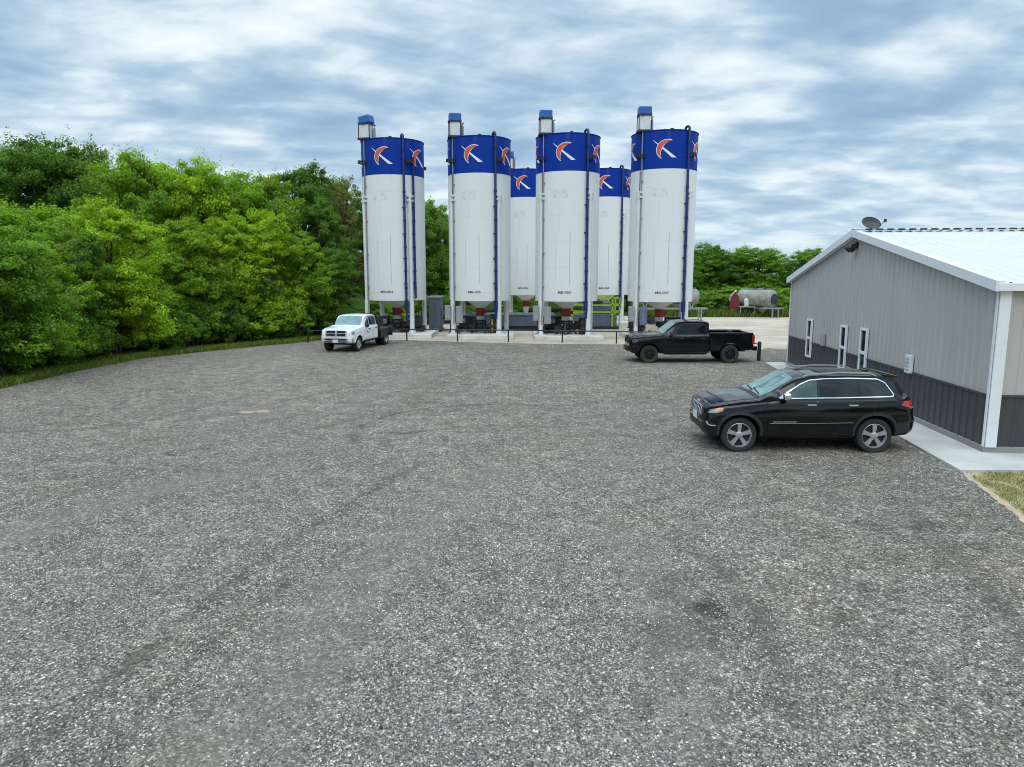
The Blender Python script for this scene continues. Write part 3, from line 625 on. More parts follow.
def make_silo():
    t = empty('storage_silo')
    m = MB(); m.lathe([(SR - 0.06, ZB), (SR, ZB), (SR, ZB + 0.9), (SR, 5.0), (SR, 7.5), (SR, ZBAND)], 72, closed=False)
    m.lathe([(SR - 0.06, ZB), (SR - 0.06, ZB + 1.2)], 72, closed=False)
    m.build('shell', MT['silo_white'], t, smooth=50)
    m = MB(); rb = SR + 0.004
    m.lathe([(rb, ZBAND - 0.003), (rb, ZT - 0.04), (rb + 0.03, ZT - 0.04), (rb + 0.03, ZT), (rb - 0.05, ZT), (rb - 0.08, ZT - 0.02)], 72, closed=False)
    m.build('blue_band', MT['silo_blue'], t, smooth=40)
    m = MB(); m.lathe([(SR - 0.07, ZT - 0.03), (0.35, ZT + 0.02), (0.34, ZT + 0.06), (0.001, ZT + 0.06)], 48, closed=False); m.build('roof', MT['silo_blue'], t, smooth=40)
    m = MB(); m.tube([cyl(R(a), ZT + 0.02, 1.2) + Vector((0, 0, 0.0)) for a in (0, 0.1)], 0.12); m.tube([(0.1, -1.5, ZT - 0.02), (0.1, -1.5, ZT + 0.13)], 0.10); m.build('relief_valve', MT['dark_steel'], t)
    # the emblem repeated round the band: a tapering white stroke crossed by an orange crescent
    out = arc3((0.47, 0.585), (-0.52, 0.0), (-0.18, -0.64), 18); inn = arc3((-0.18, -0.64), (-0.20, -0.10), (0.47, 0.585), 18)
    FX, FZ = 0.93, 0.84; stretch = lambda q: [(u * FX, v * FZ) for u, v in q]
    oo = arc3((0.42, 0.545), (-0.485, 0.0), (-0.20, -0.56), 16); oi = arc3((-0.20, -0.56), (-0.235, -0.10), (0.42, 0.545), 16)
    for k, a in enumerate((-11, 61, 133, 205, 277)):
        e = wrapped('emblem', [stretch(out + inn[1:-1])], R(a), 11.0, rb, MT['emblem_white'], t, 0.004)
        wrapped('crescent', [stretch(oo + oi[1:-1])], R(a), 11.0, rb + 0.002, MT['orange'], e, 0.010)
        wrapped('stroke', [stretch([(-0.73, 0.60), (-0.70, 0.605), (0.74, -0.56), (0.44, -0.56)])], R(a), 11.0, rb + 0.001, MT['emblem_white'], e, 0.007)
    m = MB(); m.lathe([(SR - 0.08, ZB + 0.75), (0.22, 1.80), (0.22, 1.74)], 48, closed=False); m.build('cone', MT['white_steel'], t, smooth=40)
    m = MB(); m.lathe([(0.30, 1.80), (0.30, 1.74), (0.26, 1.72), (0.26, 1.42), (0.30, 1.40), (0.30, 1.34)], 24); m.box((0.33, 0, 1.58), (0.22, 0.2, 0.22)); m.build('outlet_valve', MT['rust_red'], t, smooth=40)
    m = MB(); m.lathe([(0.26, 1.34), (0.24, 1.1), (0.17, 0.86), (0.17, 0.80)], 24); m.build('spout', MT['white_steel'], t, smooth=40)
    for a in LEGS:
        m = MB(); p = cyl(a, 0, SR + 0.10); m.tube([(p.x, p.y, 0.27), (p.x, p.y, 8.72)], 0.115, 16)
        m.box((p.x, p.y, 0.285), (0.52, 0.52, 0.03), rz=a); m.tube([(p.x, p.y, 0.28), (p.x, p.y, 2.3)], 0.15, 16)
        for s in (-1, 1):
            d = Vector((math.cos(a) * s, math.sin(a) * s, 0))
            m.add([p + d * 0.14 + Vector((0, 0, 0.3)), p + d * 0.26 + Vector((0, 0, 0.3)), p + d * 0.14 + Vector((0, 0, 0.62)),
                   p * 1.012 + d * 0.14 + Vector((0, 0, 0.3)), p * 1.012 + d * 0.26 + Vector((0, 0, 0.3)), p * 1.012 + d * 0.14 + Vector((0, 0, 0.62))], [(0, 1, 2), (3, 5, 4), (0, 3, 4, 1), (1, 4, 5, 2), (2, 5, 3, 0)])
        lg = m.build('leg', MT['white_steel'], t, smooth=35)
        m = MB()
        for z in (8.66, 8.40):
            q = cyl(a, z, SR + 0.09); m.box(q, (0.40, 0.16, 0.06), rz=a)
            for s in (-1, 1): m.box(q + Vector((math.cos(a), math.sin(a), 0)) * (0.17 * s), (0.07, 0.26, 0.12), rz=a)
        m.build('leg_clamp', MT['white_steel'], lg)
    for a in LEGS:
        m = MB(); n_ = Vector((math.sin(a), -math.cos(a), 0)); tn = Vector((math.cos(a), math.sin(a), 0)); q = cyl(a, 10.72)
        for z in (-0.13, 0.13):
            for s in (-1, 1): m.bar(q + tn * 0.26 * s + Vector((0, 0, z * 0.6)), q + n_ * 0.36 + tn * 0.07 * s + Vector((0, 0, z * 0.4)), 0.05, 0.05)
        m.box(q + n_ * 0.34, (0.24, 0.09, 0.20), rz=a); m.box(q + n_ * 0.02, (0.62, 0.05, 0.24), rz=a)
        m.build('lifting_lug', MT['dark_steel'], t)
    return t
def fill_pipe(t, phi, ztop, zbot, u=True):
    a = R(phi); r = SR + 0.11; m = MB(); pts = [cyl(a, zbot, r + 0.02), cyl(a, 6, r)]
    if u:
        pts += [cyl(a, ztop - 0.14, r)]
        for k in range(1, 8):
            b = math.pi * k / 7; pts.append(cyl(a, ztop - 0.14 + 0.15 * math.sin(b), r) + Vector((math.cos(a), math.sin(a), 0)) * 0 + Vector((-math.sin(a), math.cos(a), 0)) * (0.16 * (1 - math.cos(b))))
        q = pts[-1]; pts.append(q - Vector((0, 0, 0.18)))
    else: pts += [cyl(a, ztop, r)]
    m.tube(pts, 0.072, 14)
    for z in (11.4, 8.9, 7.2, 5.6, 4.15, 3.1):
        if zbot < z < ztop: q = cyl(a, z, r); m.tube([q - Vector((0, 0, 0.06)), q + Vector((0, 0, 0.06))], 0.098, 14)
    if zbot < 2: m.tube([cyl(a, 2.35, r), cyl(a, 1.75, r)], 0.125, 14)
    p = m.build('fill_pipe', MT['blue_pipe'], t, smooth=35)
    for z in (10.9, 8.0, 6.4, 4.9, 3.4):
        if zbot < z < ztop: m = MB(); m.box(cyl(a, z, SR + 0.05), (0.24, 0.10, 0.05), rz=a); m.build('pipe_clip', MT['dark_steel'], p)
def top_filter(t, tilt=0, rz=0):
    a = R(-55); c = cyl(a, 0, 1.72); m = MB(); b = ZT
    m.box((c.x, c.y, b + 0.50), (0.60, 0.58, 0.80), rz=a + rz)
    d = m.build('dust_filter', MT['white_steel'], t, bevel=0.02)
    m = MB(); m.box((c.x, c.y, b + 1.16), (0.74, 0.70, 0.46), rz=a + rz, ry=tilt); m.build('filter_cap', MT['cap_blue'], d, bevel=0.05)
    m = MB(); m.box((c.x, c.y, b + 0.91), (0.70, 0.66, 0.07), rz=a + rz)
    for s in (-1, 1):
        for w in (-1, 1):
            e = Vector((math.cos(a + rz) * 0.36 * s - math.sin(a + rz) * 0.34 * w, math.sin(a + rz) * 0.36 * s + math.cos(a + rz) * 0.34 * w, 0)); m.box((c.x + e.x, c.y + e.y, b + 0.50), (0.045, 0.045, 1.0), rz=a + rz)
    m.box((c.x, c.y, b + 0.03), (0.86, 0.80, 0.09), rz=a + rz)
    for k in (-0.2, 0, 0.2):
        m.box((c.x + math.cos(a) * k + math.sin(a) * 0.34, c.y + math.sin(a) * k - math.cos(a) * 0.34, b + 0.93), (0.06, 0.05, 0.12), rz=a)
    m.build('filter_frame', MT['dark_steel'], d)
    m = MB(); q = c + Vector((0.46, 0.1, 0)); m.box((q.x, q.y, b + 0.36), (0.12, 0.2, 0.7)); m.tube([(q.x, q.y, b + 0.1), (q.x, q.y, b + 0.85), (q.x + 0.1, q.y, b + 0.9)], 0.04); m.build('fan_motor', MT['grey_steel'], d)
def conduit(t, phi):
    a = R(phi); r = SR + 0.06; m = MB()
    m.tube([cyl(a, 0.9, r + 0.1), cyl(a, 2.3, r + 0.04), cyl(a, 10.25, r), cyl(a, 10.5, r + 0.02), cyl(a, 12.2, r)], 0.034, 8)
    for z in (3.2, 5.2, 7.2, 9.3): m.box(cyl(a, z, SR + 0.04), (0.16, 0.10, 0.05), rz=a)
    m.build('conduit', MT['grey_steel'], t)
    m = MB(); a2 = a - R(4.5); m.tube([cyl(a2, 2.5, SR + 0.03), cyl(a2, 9.9, SR + 0.03)], 0.02, 8); m.build('cable', MT['dark_steel'], t)
def cabinet(t, phi, z0, z1, w, side, mat):
    p = cyl(R(phi), 0, SR + 0.1); m = MB(); m.box((p.x + side, p.y - 0.18, (z0 + z1) / 2), (w, 0.22, z1 - z0))
    c = m.build('control_cabinet', MT[mat], t, bevel=0.015)
    m = MB(); m.box((p.x + side, p.y - 0.295, (z0 + z1) / 2), (w * 0.82, 0.02, (z1 - z0) * 0.86)); m.box((p.x + side + w * 0.3, p.y - 0.315, (z0 + z1) / 2), (0.03, 0.03, 0.12)); m.build('cabinet_door', MT[mat], c, bevel=0.006)
    m = MB(); m.tube([(p.x + side * 0.6, p.y - 0.1, z0), (p.x + side * 0.5, p.y - 0.12, 0.4), (p.x + side, p.y, 0.28)], 0.03, 8); m.build('cable_tail', MT['hose'], c)
silo0 = make_silo()
SILOS = [(-7.50, 46.3, 'MB-004'), (-2.03, 45.6, 'MB-005'), (3.40, 44.8, 'MB-003'), (9.07, 43.9, 'MB-007'), (1.15, 58.9, 'MB-006'), (7.55, 58.6, 'MB-008')]
SLAB = ['leftmost white and blue silo, two blue pipes down its front, beside the flatbed truck',
        'white and blue silo, second from left of the front row, beside the slate container',
        'white and blue silo, third from left of the front row, before lime green railings',
        'rightmost white and blue silo, standing behind the black pickup',
        'farther white and blue silo seen between the second and third front silos',
        'farther white and blue silo seen between the two rightmost front silos']
allsilo = []
for i, (x, y, num) in enumerate(SILOS):
    s = silo0 if i == 0 else copy_tree(silo0)
    s.location = (x, y, 0.0); tag(s, SLAB[i], 'silo', 'white and blue storage silos'); allsilo.append(s)
for i, s in enumerate(allsilo):
    me = text_mesh(SILOS[i][2], 0.205)
    for v in me.vertices: v.co = cyl(R(-8) + v.co.x * 1.25 / SR, 2.86 + v.co.y, SR + 0.005)
    link_mesh('lettering', me, MT['letter_navy'], s)
    fill_pipe(s, 30.5 if i else 27, 12.28, 1.3 if i else 1.0)
    if i == 0: fill_pipe(s, 45, 11.0, 2.45, False)
    top_filter(s, R(-10) if i == 0 else 0, R(38) if i == 0 else R([0, 63, 58, 54, 60, 50][i]))
    conduit(s, -50)
    if i in (1, 2, 3):
        cabinet(s, -54, 1.15, 2.05, 0.36, -0.30, 'grey_steel'); cabinet(s, -54, 0.95, 2.0, 0.42, 0.42, 'blue_grey' if i == 3 else 'grey_steel')
# concrete pads under the legs
def pad(x, y, w, d, h, label, extra=None):
    m = MB(); m.box((x, y, h / 2), (w, d, h))
    if extra:
        for e in extra: m.box(*e)
    o = m.build('concrete_pad', MT['pad'], bevel=0.02); return tag(o, label, 'concrete pad', 'pads the silos stand on')
pad(-7.0, 46.2, 4.0, 4.6, 0.27, 'pale concrete pad under the leftmost silo, near the flatbed truck')
pad(-1.95, 45.5, 4.1, 4.7, 0.27, 'pale concrete pad under the second silo from the left')
pad(3.42, 44.8, 4.15, 4.7, 0.27, 'pale concrete pad under the third silo, its front edge clear behind the rail')
pad(9.07, 43.9, 4.15, 4.7, 0.27, 'pale concrete pad under the rightmost silo, behind the black pickup')
pad(1.15, 58.9, 4.6, 4.8, 0.27, 'pale concrete pad under the distant silo between second and third silos')
pad(7.4, 57.9, 4.8, 6.6, 0.27, 'pale concrete pad under the distant silo behind lime green railings')

# ---------------------------------------------------------------- plant under and behind the silos
def pump(x, y, rz, label, bucket=False):
    t = empty('mixing_pump', (x, y, 0.27), rz); tag(t, label, 'mixing pump', 'mixing pumps under the silo outlets')
    m = MB()
    for a in range(4):
        q = R(45 + 90 * a); m.bar((0.24 * math.cos(q), 0.24 * math.sin(q), 0.62), (0.52 * math.cos(q), 0.52 * math.sin(q), 0.0), 0.07, 0.07)
    for s in (-1, 1): m.box((0, 0.36 * s, 0.14), (1.3, 0.07, 0.07))
    m.lathe([(0.30, 0.62), (0.34, 0.56), (0.30, 0.50)], 20); m.build('frame', MT['black_steel'], t)
    m = MB(); m.lathe([(0.20, 0.30), (0.22, 0.55), (0.34, 0.66)], 20, closed=False); m.tube([(-0.65, 0.1, 0.30), (0.65, 0.1, 0.34)], 0.13, 14); m.build('hopper', MT['dark_steel'], t, smooth=40)
    t.scale = (1.2, 1.2, 1.25)
    m = MB(); m.tube([(0.5, 0.1, 0.34), (0.95, 0.1, 0.36)], 0.17, 14); m.box((0.72, 0.1, 0.55), (0.22, 0.16, 0.14)); m.build('motor', MT['blue_pipe'] if bucket else MT['dark_steel'], t, smooth=40)
    m = MB(); pts = [(-0.6, 0.1, 0.3)] + [(-0.7 - 0.35 * math.sin(k * 0.55), -0.1 - 0.22 * k, 0.10 + 0.22 * math.cos(k * 0.9) ** 2) for k in range(7)]; m.tube(pts, 0.045, 8); m.build('hose', MT['hose'], t, smooth=60)
    return t
pump(-7.35, 45.6, 0.3, 'dark mixing pump under the red valve of the leftmost silo')
pump(-2.0, 45.0, -0.2, 'dark mixing pump under the red valve of the second silo from the left')
pump(3.4, 44.2, 0.5, 'dark mixing pump under the red valve of the third silo')
pump(9.2, 43.6, 0.1, 'dark mixing pump with blue motor under the red valve of the rightmost silo', True)
def compressor(x, y, rz, label):
    t = empty('air_compressor', (x, y, 0.27), rz); tag(t, label, 'air compressor', 'dark compressors under the silos')
    m = MB(); m.box((0, 0, 0.72), (1.0, 0.7, 0.62)); m.box((0, 0, 0.36), (1.2, 0.74, 0.08)); m.build('housing', MT['dark_steel'], t, bevel=0.03)
    m = MB(); m.tube([(-0.7, 0.0, 0.22), (0.7, 0.0, 0.22)], 0.18, 16); m.build('air_tank', MT['black_steel'], t, smooth=40)
    m = MB(); m.tube([(0.35, -0.2, 1.0), (0.35, -0.2, 1.28), (0.42, -0.2, 1.34)], 0.04); m.build('exhaust', MT['grey_steel'], t); m = MB(); m.box((-0.2, -0.36, 0.75), (0.4, 0.03, 0.3)); m.build('control_panel', MT['grey_steel'], t)
    m = MB()
    for k in range(3): m.tube([(-0.55 - 0.12 * k + 0.3 * math.cos(q), -0.55 + 0.3 * math.sin(q), 0.05 + 0.05 * k) for q in np.linspace(0, 6.2, 16)], 0.03, 6)
    m.tube([(-0.3, -0.4, 0.1), (-0.3, -0.38, 0.5), (-0.1, -0.1, 0.9)], 0.03, 6); m.build('hose_coil', MT['hose'], t)
    for s_ in (-1, 1): m = MB(); m.lathe([(0.05, -0.05), (0.17, -0.05), (0.17, 0.05), (0.05, 0.05)], 16, Matrix.Translation((0.45, s_ * 0.4, 0.17)) @ Matrix.Rotation(R(90), 4, 'X')); m.build('wheel', MT['hose'], t, smooth=40)
compressor(-6.35, 46.3, 0.2, 'dark air compressor with coiled hose under the leftmost silo'); compressor(-2.9, 46.3, -0.3, 'dark air compressor with coiled hose under the second silo from the left')
compressor(2.6, 45.6, 0.4, 'dark air compressor with coiled hose under the third silo from the left'); compressor(10.1, 44.8, -0.2, 'dark air compressor with coiled hose under the rightmost silo')
compressor(-8.3, 45.4, 1.2, 'dark air compressor beside the left leg of the leftmost silo'); compressor(7.9, 45.0, 0.9, 'dark air compressor beside the left leg of the rightmost silo')
m = MB(); m.lathe([(0.30, 0.0), (0.31, 0.02), (0.31, 0.32), (0.325, 0.34), (0.31, 0.36), (0.31, 0.68), (0.325, 0.70), (0.31, 0.72), (0.31, 1.0), (0.32, 1.02), (0.28, 1.02), (0.27, 0.98)], 24)
o = m.build('steel_drum', MT['black_steel'], smooth=40, loc=(4.42, 43.9, 0.27)); tag(o, 'black steel drum on the pad of the third silo, beside its right leg', 'drum')
t = empty('generator', (-1.05, 45.2, 0.27)); tag(t, 'black upright generator cabinet with yellow stripe beside right leg of second silo', 'generator')
m = MB(); m.box((0, 0, 0.56), (0.62, 0.8, 1.0)); m.box((0, 0, 0.03), (0.7, 0.9, 0.06)); m.build('housing', MT['black_steel'], t, bevel=0.02)
m = MB(); m.box((-0.2, -0.405, 0.5), (0.07, 0.02, 0.8)); m.build('stripe', MT['yellow'], t)
m = MB(); m.box((-0.15, -0.1, 1.12), (0.3, 0.3, 0.14)); m.tube([(0.15, 0.1, 1.05), (0.15, 0.1, 1.3)], 0.04); m.build('air_cleaner', MT['blue_pipe'], t)
# tan bag beside the rightmost silo
bm = bmesh.new(); bmesh.ops.create_cube(bm, size=1); bmesh.ops.subdivide_edges(bm, edges=bm.edges[:], cuts=5, use_grid_fill=True)
rnd = random.Random(3)
for v in bm.verts:
    d = v.co.normalized(); v.co = v.co * 0.55 + d * 0.30; v.co.x *= 0.72; v.co.y *= 0.6; v.co.z *= 0.66; v.co += Vector((rnd.uniform(-1, 1), rnd.uniform(-1, 1), rnd.uniform(-1, 1))) * 0.022
me = bpy.data.meshes.new('bulk_bag'); bm.to_mesh(me); bm.free(); o = link_mesh('bulk_bag', me, MT['tan_sack'], None, 60); o.location = (8.35, 42.6, 0.54)
tag(o, 'slumped tan bulk bag beside left leg of the rightmost silo', 'bag')
# blue-grey skid trailer lying behind the second and third silos
t = empty('skid_hopper', (0.0, 51.5, 0)); tag(t, 'long low blue-grey skid hopper with pale top rail behind the second silo', 'hopper')
m = MB(); m.prism([(-2.9, 0.95), (3.0, 0.95), (3.0, 0.55), (2.6, 0.30), (-2.5, 0.30), (-2.9, 0.55)], -0.9, 0.9, None); m.box((0, 0, 0.85), (5.7, 1.7, 0.5)); m.build('body', MT['blue_grey'], t, bevel=0.02)
m = MB()
for y in (-0.92, 0.92): m.box((0.05, y, 1.13), (6.0, 0.09, 0.09))
m.build('top_rail', MT['grey_steel'], t)
m = MB()
for y in (-0.7, 0.7): m.box((0, y, 0.16), (6.3, 0.2, 0.28))
m.build('skid_rail', MT['dark_steel'], t)
m = MB()
for k in range(5): m.box((-2.2 + 1.1 * k, -0.93, 0.7), (0.07, 0.06, 0.8))
m.build('rib', MT['blue_grey'], t)
# slate cabinet between the first two silos
t = empty('slate_container', (-5.35, 50.2, 0)); tag(t, 'tall slate-blue steel container standing between the two leftmost silos', 'container')
m = MB(); m.box((0, 0, 1.25), (0.8, 2.0, 2.2)); m.build('body', MT['blue_grey'], t, bevel=0.02)
m = MB(); m.box((0, 0, 2.39), (0.95, 2.15, 0.10)); m.build('lid', MT['grey_steel'], t)
m = MB()
for s in (-1, 1): m.box((0.2 * s, -1.015, 1.2), (0.36, 0.03, 1.8))
m.build('door', MT['blue_grey'], t, bevel=0.01)
m = MB()
for s in (-1, 1): m.box((0.4 * s, 0, 0.08), (0.12, 2.1, 0.16))
m.build('skid', MT['dark_steel'], t)
# ramp-like blue-grey conveyor at the left of silo two
t = empty('belt_conveyor', (-3.9, 50.3, 0), R(8)); tag(t, 'blue-grey belt conveyor with twin rails beside the slate container', 'conveyor')
m = MB()
for y in (-0.5, 0.5): m.bar((-1.3, y, 1.35), (1.6, y, 1.05), 0.1, 0.24); m.bar((-1.3, y, 0.85), (1.6, y, 0.55), 0.08, 0.1)
for x in (-1.1, 1.3):
    for y in (-0.5, 0.5): m.box((x, y, 0.55), (0.09, 0.09, 1.1))
m.build('frame', MT['blue_grey'], t)
m = MB(); m.bar((-1.3, 0, 1.42), (1.6, 0, 1.12), 0.8, 0.04); m.build('belt', MT['hose'], t)
# lime platform
t = empty('railed_platform', (6.05, 52.6, 0)); tag(t, 'lime green guard rails round a grey machine platform beside the third silo', 'platform')
m = MB(); m.box((0, 0, 0.62), (3.1, 2.0, 0.9)); m.box((0.2, 0.2, 1.5), (2.0, 1.2, 0.9)); m.build('machine', MT['blue_grey'], t, bevel=0.04)
m = MB(); m.box((0, 0, 0.12), (3.4, 2.2, 0.2)); m.build('base', MT['dark_steel'], t)
m = MB(); m.box((-0.2, -0.1, 1.95), (1.5, 0.9, 0.12)); m.build('cover', MT['dark_steel'], t)
for y in (-1.1, 1.1):
    m = MB()
    for z in (1.25, 1.75, 2.25): m.bar((-1.75, y, z), (1.75, y, z), 0.07, 0.10)
    for x in (-1.72, -0.3, 1.2, 1.72): m.box((x, y, 1.25), (0.10, 0.07, 2.1 if abs(x) > 1 else 1.4))
    m.build('guard_rail', MT['lime'], t)
for x in (-1.75, 1.75):
    m = MB()
    for z in (1.25, 1.75, 2.25): m.bar((x, -1.1, z), (x, 1.1, z), 0.07, 0.10)
    m.build('guard_rail', MT['lime'], t)

# ---------------------------------------------------------------- tank trailers in the back yard
def tank_trailer(loc, rz, L, rad, zc, label, mat, hoppers=2, zf=None):
    t = empty('tank_trailer', loc, rz); tag(t, label, 'tank trailer', 'old tank trailers in the back yard')
    M = Matrix.Translation((0, 0, zc)) @ Matrix.Rotation(R(90), 4, 'Y')
    m = MB(); h = L / 2; m.lathe([(0.02, -h - 0.30), (rad * 0.55, -h - 0.22), (rad * 0.9, -h - 0.08), (rad, -h), (rad, h), (rad * 0.9, h + 0.08), (rad * 0.55, h + 0.22), (0.02, h + 0.30)], 36, M); tk = m.build('tank', MT[mat], t, smooth=40)
    for k in range(hoppers):
        x = (k - (hoppers - 1) / 2) * (L / hoppers) * 0.8
        m = MB(); m.lathe([(rad * 0.85, -0.25), (0.12, -rad * 0.95), (0.12, -rad * 1.05)], 24, Matrix.Translation((x, 0, zc - rad * 0.62)), closed=False); m.build('hopper', MT[mat], tk, smooth=40)
    m = MB(); m.lathe([(rad * 0.62, h + 0.20), (rad * 0.62, h + 0.26), (0.02, h + 0.33)], 28, M); m.build('end_hatch', MT['dark_steel'], tk, smooth=40)
    m = MB(); m.lathe([(0.26, 0), (0.26, 0.12), (0.22, 0.14), (0.02, 0.14)], 18, Matrix.Translation((0.2 * h, 0, zc + rad - 0.03))); m.tube([(-h, 0, zc + rad + 0.06), (h, 0, zc + rad + 0.06)], 0.03); m.build('manhole', MT['grey_steel'], tk)
    m = MB(); zf = zf or zc - rad * 1.02
    for y in (-rad * 0.6, rad * 0.6):
        m.bar((-h - 0.5, y, zf), (h + 0.9, y, zf), 0.10, 0.13)
        for x in (-h * 0.8, h * 0.8): m.bar((x, y, zf), (x - 0.25, y * 0.95, zc - rad * 0.3), 0.08, 0.08); m.bar((x, y, zf), (x + 0.35, y * 0.95, zc - rad * 0.3), 0.08, 0.08)
    for x in (-h - 0.4, 0, h + 0.8): m.box((x, 0, zf), (0.1, rad * 1.2, 0.1))
    m.build('frame', MT['grey_steel'], t)
    for x in (-h + 0.4, -h + 1.15):
        for y in (-rad * 0.75, rad * 0.75):
            m = MB(); m.lathe([(0.10, -0.11), (0.33, -0.11), (0.37, -0.07), (0.37, 0.07), (0.33, 0.11), (0.10, 0.11)], 20, Matrix.Translation((x, y, 0.37)) @ Matrix.Rotation(R(90), 4, 'X')); m.build('wheel', MT['dusty_rubber'], t, smooth=40)
    for y in (-rad * 0.55, rad * 0.55):
        m = MB(); m.bar((h + 0.4, y, zf), (h + 0.4, y, 0.03), 0.1, 0.1); m.box((h + 0.4, y, 0.02), (0.22, 0.22, 0.03)); m.build('landing_leg', MT['grey_steel'], t)
    return t
tank_trailer((22.95, 67.0, 0), R(-54), 3.3, 0.82, 1.72, 'weathered grey cylindrical tank trailer beside the red shed', 'tank_grey')
tank_trailer((12.4, 57.2, 0), R(4), 4.7, 0.60, 2.20, 'long pale tank trailer parked behind the rightmost front silo', 'tank_grey', 2, 1.25)
t = empty('red_shed', (21.15, 68.0, 0.0), R(-12)); tag(t, 'small dark red shed with pointed roof beside grey tank trailer', 'shed')
m = MB(); w = 0.52; m.prism([(-w, 0.55), (w, 0.55), (w, 1.70), (0.42, 2.25), (0, 2.75), (-0.42, 2.25), (-w, 1.70)], -0.8, 0.8); m.build('wall', MT['red_paint'], t)
m = MB()
for s in (-1, 1):
    m.bar((s * (w + 0.03), -0.83, 1.74), (s * 0.43, -0.83, 2.27), 0.05, 0.05); m.bar((s * 0.43, -0.83, 2.27), (0, -0.83, 2.80), 0.05, 0.05)
    q = [(s * (w + 0.02), 1.76), (s * 0.43, 2.28), (0, 2.80)]
    for a, b in zip(q[:-1], q[1:]): m.add([(a[0], -0.86, a[1]), (b[0], -0.86, b[1]), (b[0], 0.86, b[1]), (a[0], 0.86, a[1])], [(0, 1, 2, 3)])
m.build('roof', MT['tan_sack'], t)
m = MB(); m.box((0.12, -0.815, 1.05), (0.5, 0.03, 0.9)); m.build('door', MT['red_paint'], t)
m = MB()
for s in (-1, 1): m.box((s * 0.5, 0, 0.28), (0.12, 1.7, 0.55))
m.build('skid', MT['dark_steel'], t)
m = MB(); m.lathe([(0.02, 0), (0.08, 0.02), (0.10, 0.10), (0.06, 0.2), (0.02, 0.22)], 12, Matrix.Translation((0.05, -0.6, 2.76))); m.build('finial', MT['trim_white'], t, smooth=50); t.scale = (.84, .84, .84)
# small white drum near the shed, timber post
m = MB(); m.lathe([(0.22, 0.0), (0.23, 0.05), (0.23, 0.6), (0.16, 0.72), (0.02, 0.78)], 20); o = m.build('water_tank', MT['tank_cream'], smooth=40, loc=(22.0, 67.0, 1.0)); tag(o, 'small round white tank perched on a stand beside the red shed', 'water tank')
t = empty('tank_stand', (22.0, 67.0, 0)); tag(t, 'low pale steel stand carrying the small white tank by the shed', 'stand')
m = MB(); m.box((0, 0, 0.96), (1.5, 1.0, 0.08)); m.build('deck', MT['grey_steel'], t)
for x in (-0.65, 0.65):
    for y in (-0.42, 0.42): m = MB(); m.bar((x, y, 0.92), (x * 1.1, y, 0), 0.07, 0.07); m.build('leg', MT['grey_steel'], t)
m = MB(); m.tube([(0, 0, 0), (0.02, 0, 0.9), (0, 0, 1.75)], 0.075, 8, [0.08, 0.075, 0.06]); o = m.build('timber_post', MT['tank_grey'], loc=(15.9, 65.5, 0)); tag(o, 'grey weathered timber post standing between the silos and the red shed', 'post')

# ---------------------------------------------------------------- low black pipe rail along the lot
FP = [(-18.6, 37.2), (-15.0, 39.4), (-11.86, 41.2), (-9.2, 42.0), (-6.28, 42.3), (-3.23, 42.0), (-0.21, 41.7), (2.93, 41.25), (6.0, 40.7), (8.7, 39.9), (11.2, 38.2)]
FP = FP[2:]
t = empty('pipe_fence', (FP[0][0], FP[0][1], 0)); tag(t, 'low black pipe rail on thin posts in front of the silos', 'fence')
m = MB(); m.tube([(x - FP[0][0], y - FP[0][1], 0.70) for x, y in FP], 0.036, 10); m.build('rail', MT['black_steel'], t)
for x, y in FP:
    m = MB(); m.tube([(x - FP[0][0], y - FP[0][1], -0.05), (x - FP[0][0], y - FP[0][1], 0.69)], 0.042, 10); m.build('post', MT['black_steel'], t)
t = empty('steel_post', (11.33, 32.4, 0)); tag(t, 'black steel bollard post between the black pickup and the shop corner', 'bollard')
m = MB(); m.lathe([(0.085, -0.05), (0.085, 0.84), (0.07, 0.88), (0.02, 0.90)], 20); m.build('post', MT['black_steel'], t, smooth=40)
m = MB(); m.tube([(-0.06, 0, 0.78), (-0.3, 0.05, 0.82)], 0.025, 8); m.build('bracket', MT['rust_red'], t)

# ================================================================ VEHICLES
MT['lamp_dark'] = worn('smoked_lamp', (0.07, 0.075, 0.08), 0.15, amt=0.3)
# each is built with its front bumper at local x = 0, driving towards -x, driver's side at -y
def I(x, *pts, sm=0.03):
    xs, ys = zip(*pts)
    return float(np.mean([np.interp(x + d, xs, ys) for d in np.linspace(-sm, sm, 5)]))
def catmull(P, n):
    out = []; Q = [P[0]] + P + [P[-1]]
    for i in range(1, len(Q) - 2):
        p0, p1, p2, p3 = (np.array(q) for q in Q[i - 1:i + 3])
        for k in range(n):
            t = k / n; out.append(tuple(0.5 * (2 * p1 + (p2 - p0) * t + (2 * p0 - 5 * p1 + 4 * p2 - p3) * t * t + (3 * p1 - p0 - 3 * p2 + p3) * t ** 3)))
    out.append(tuple(P[-1])); return out
def loft(xs, sec, n=4):
    V = []; F = []; N = None
    for x in xs:
        half = catmull(sec(x), n); half[-1] = (0.0, half[-1][1])
        ring = [(x, -y, z) for y, z in half] + [(x, y, z) for y, z in reversed(half[:-1])]
        N = len(ring); V += ring
    for i in range(len(xs) - 1):
        for k in range(N): F.append((i * N + k, i * N + (k + 1) % N, (i + 1) * N + (k + 1) % N, (i + 1) * N + k))
    F.append(tuple(range(N))); F.append(tuple((len(xs) - 1) * N + k for k in range(N))[::-1])
    return V, F
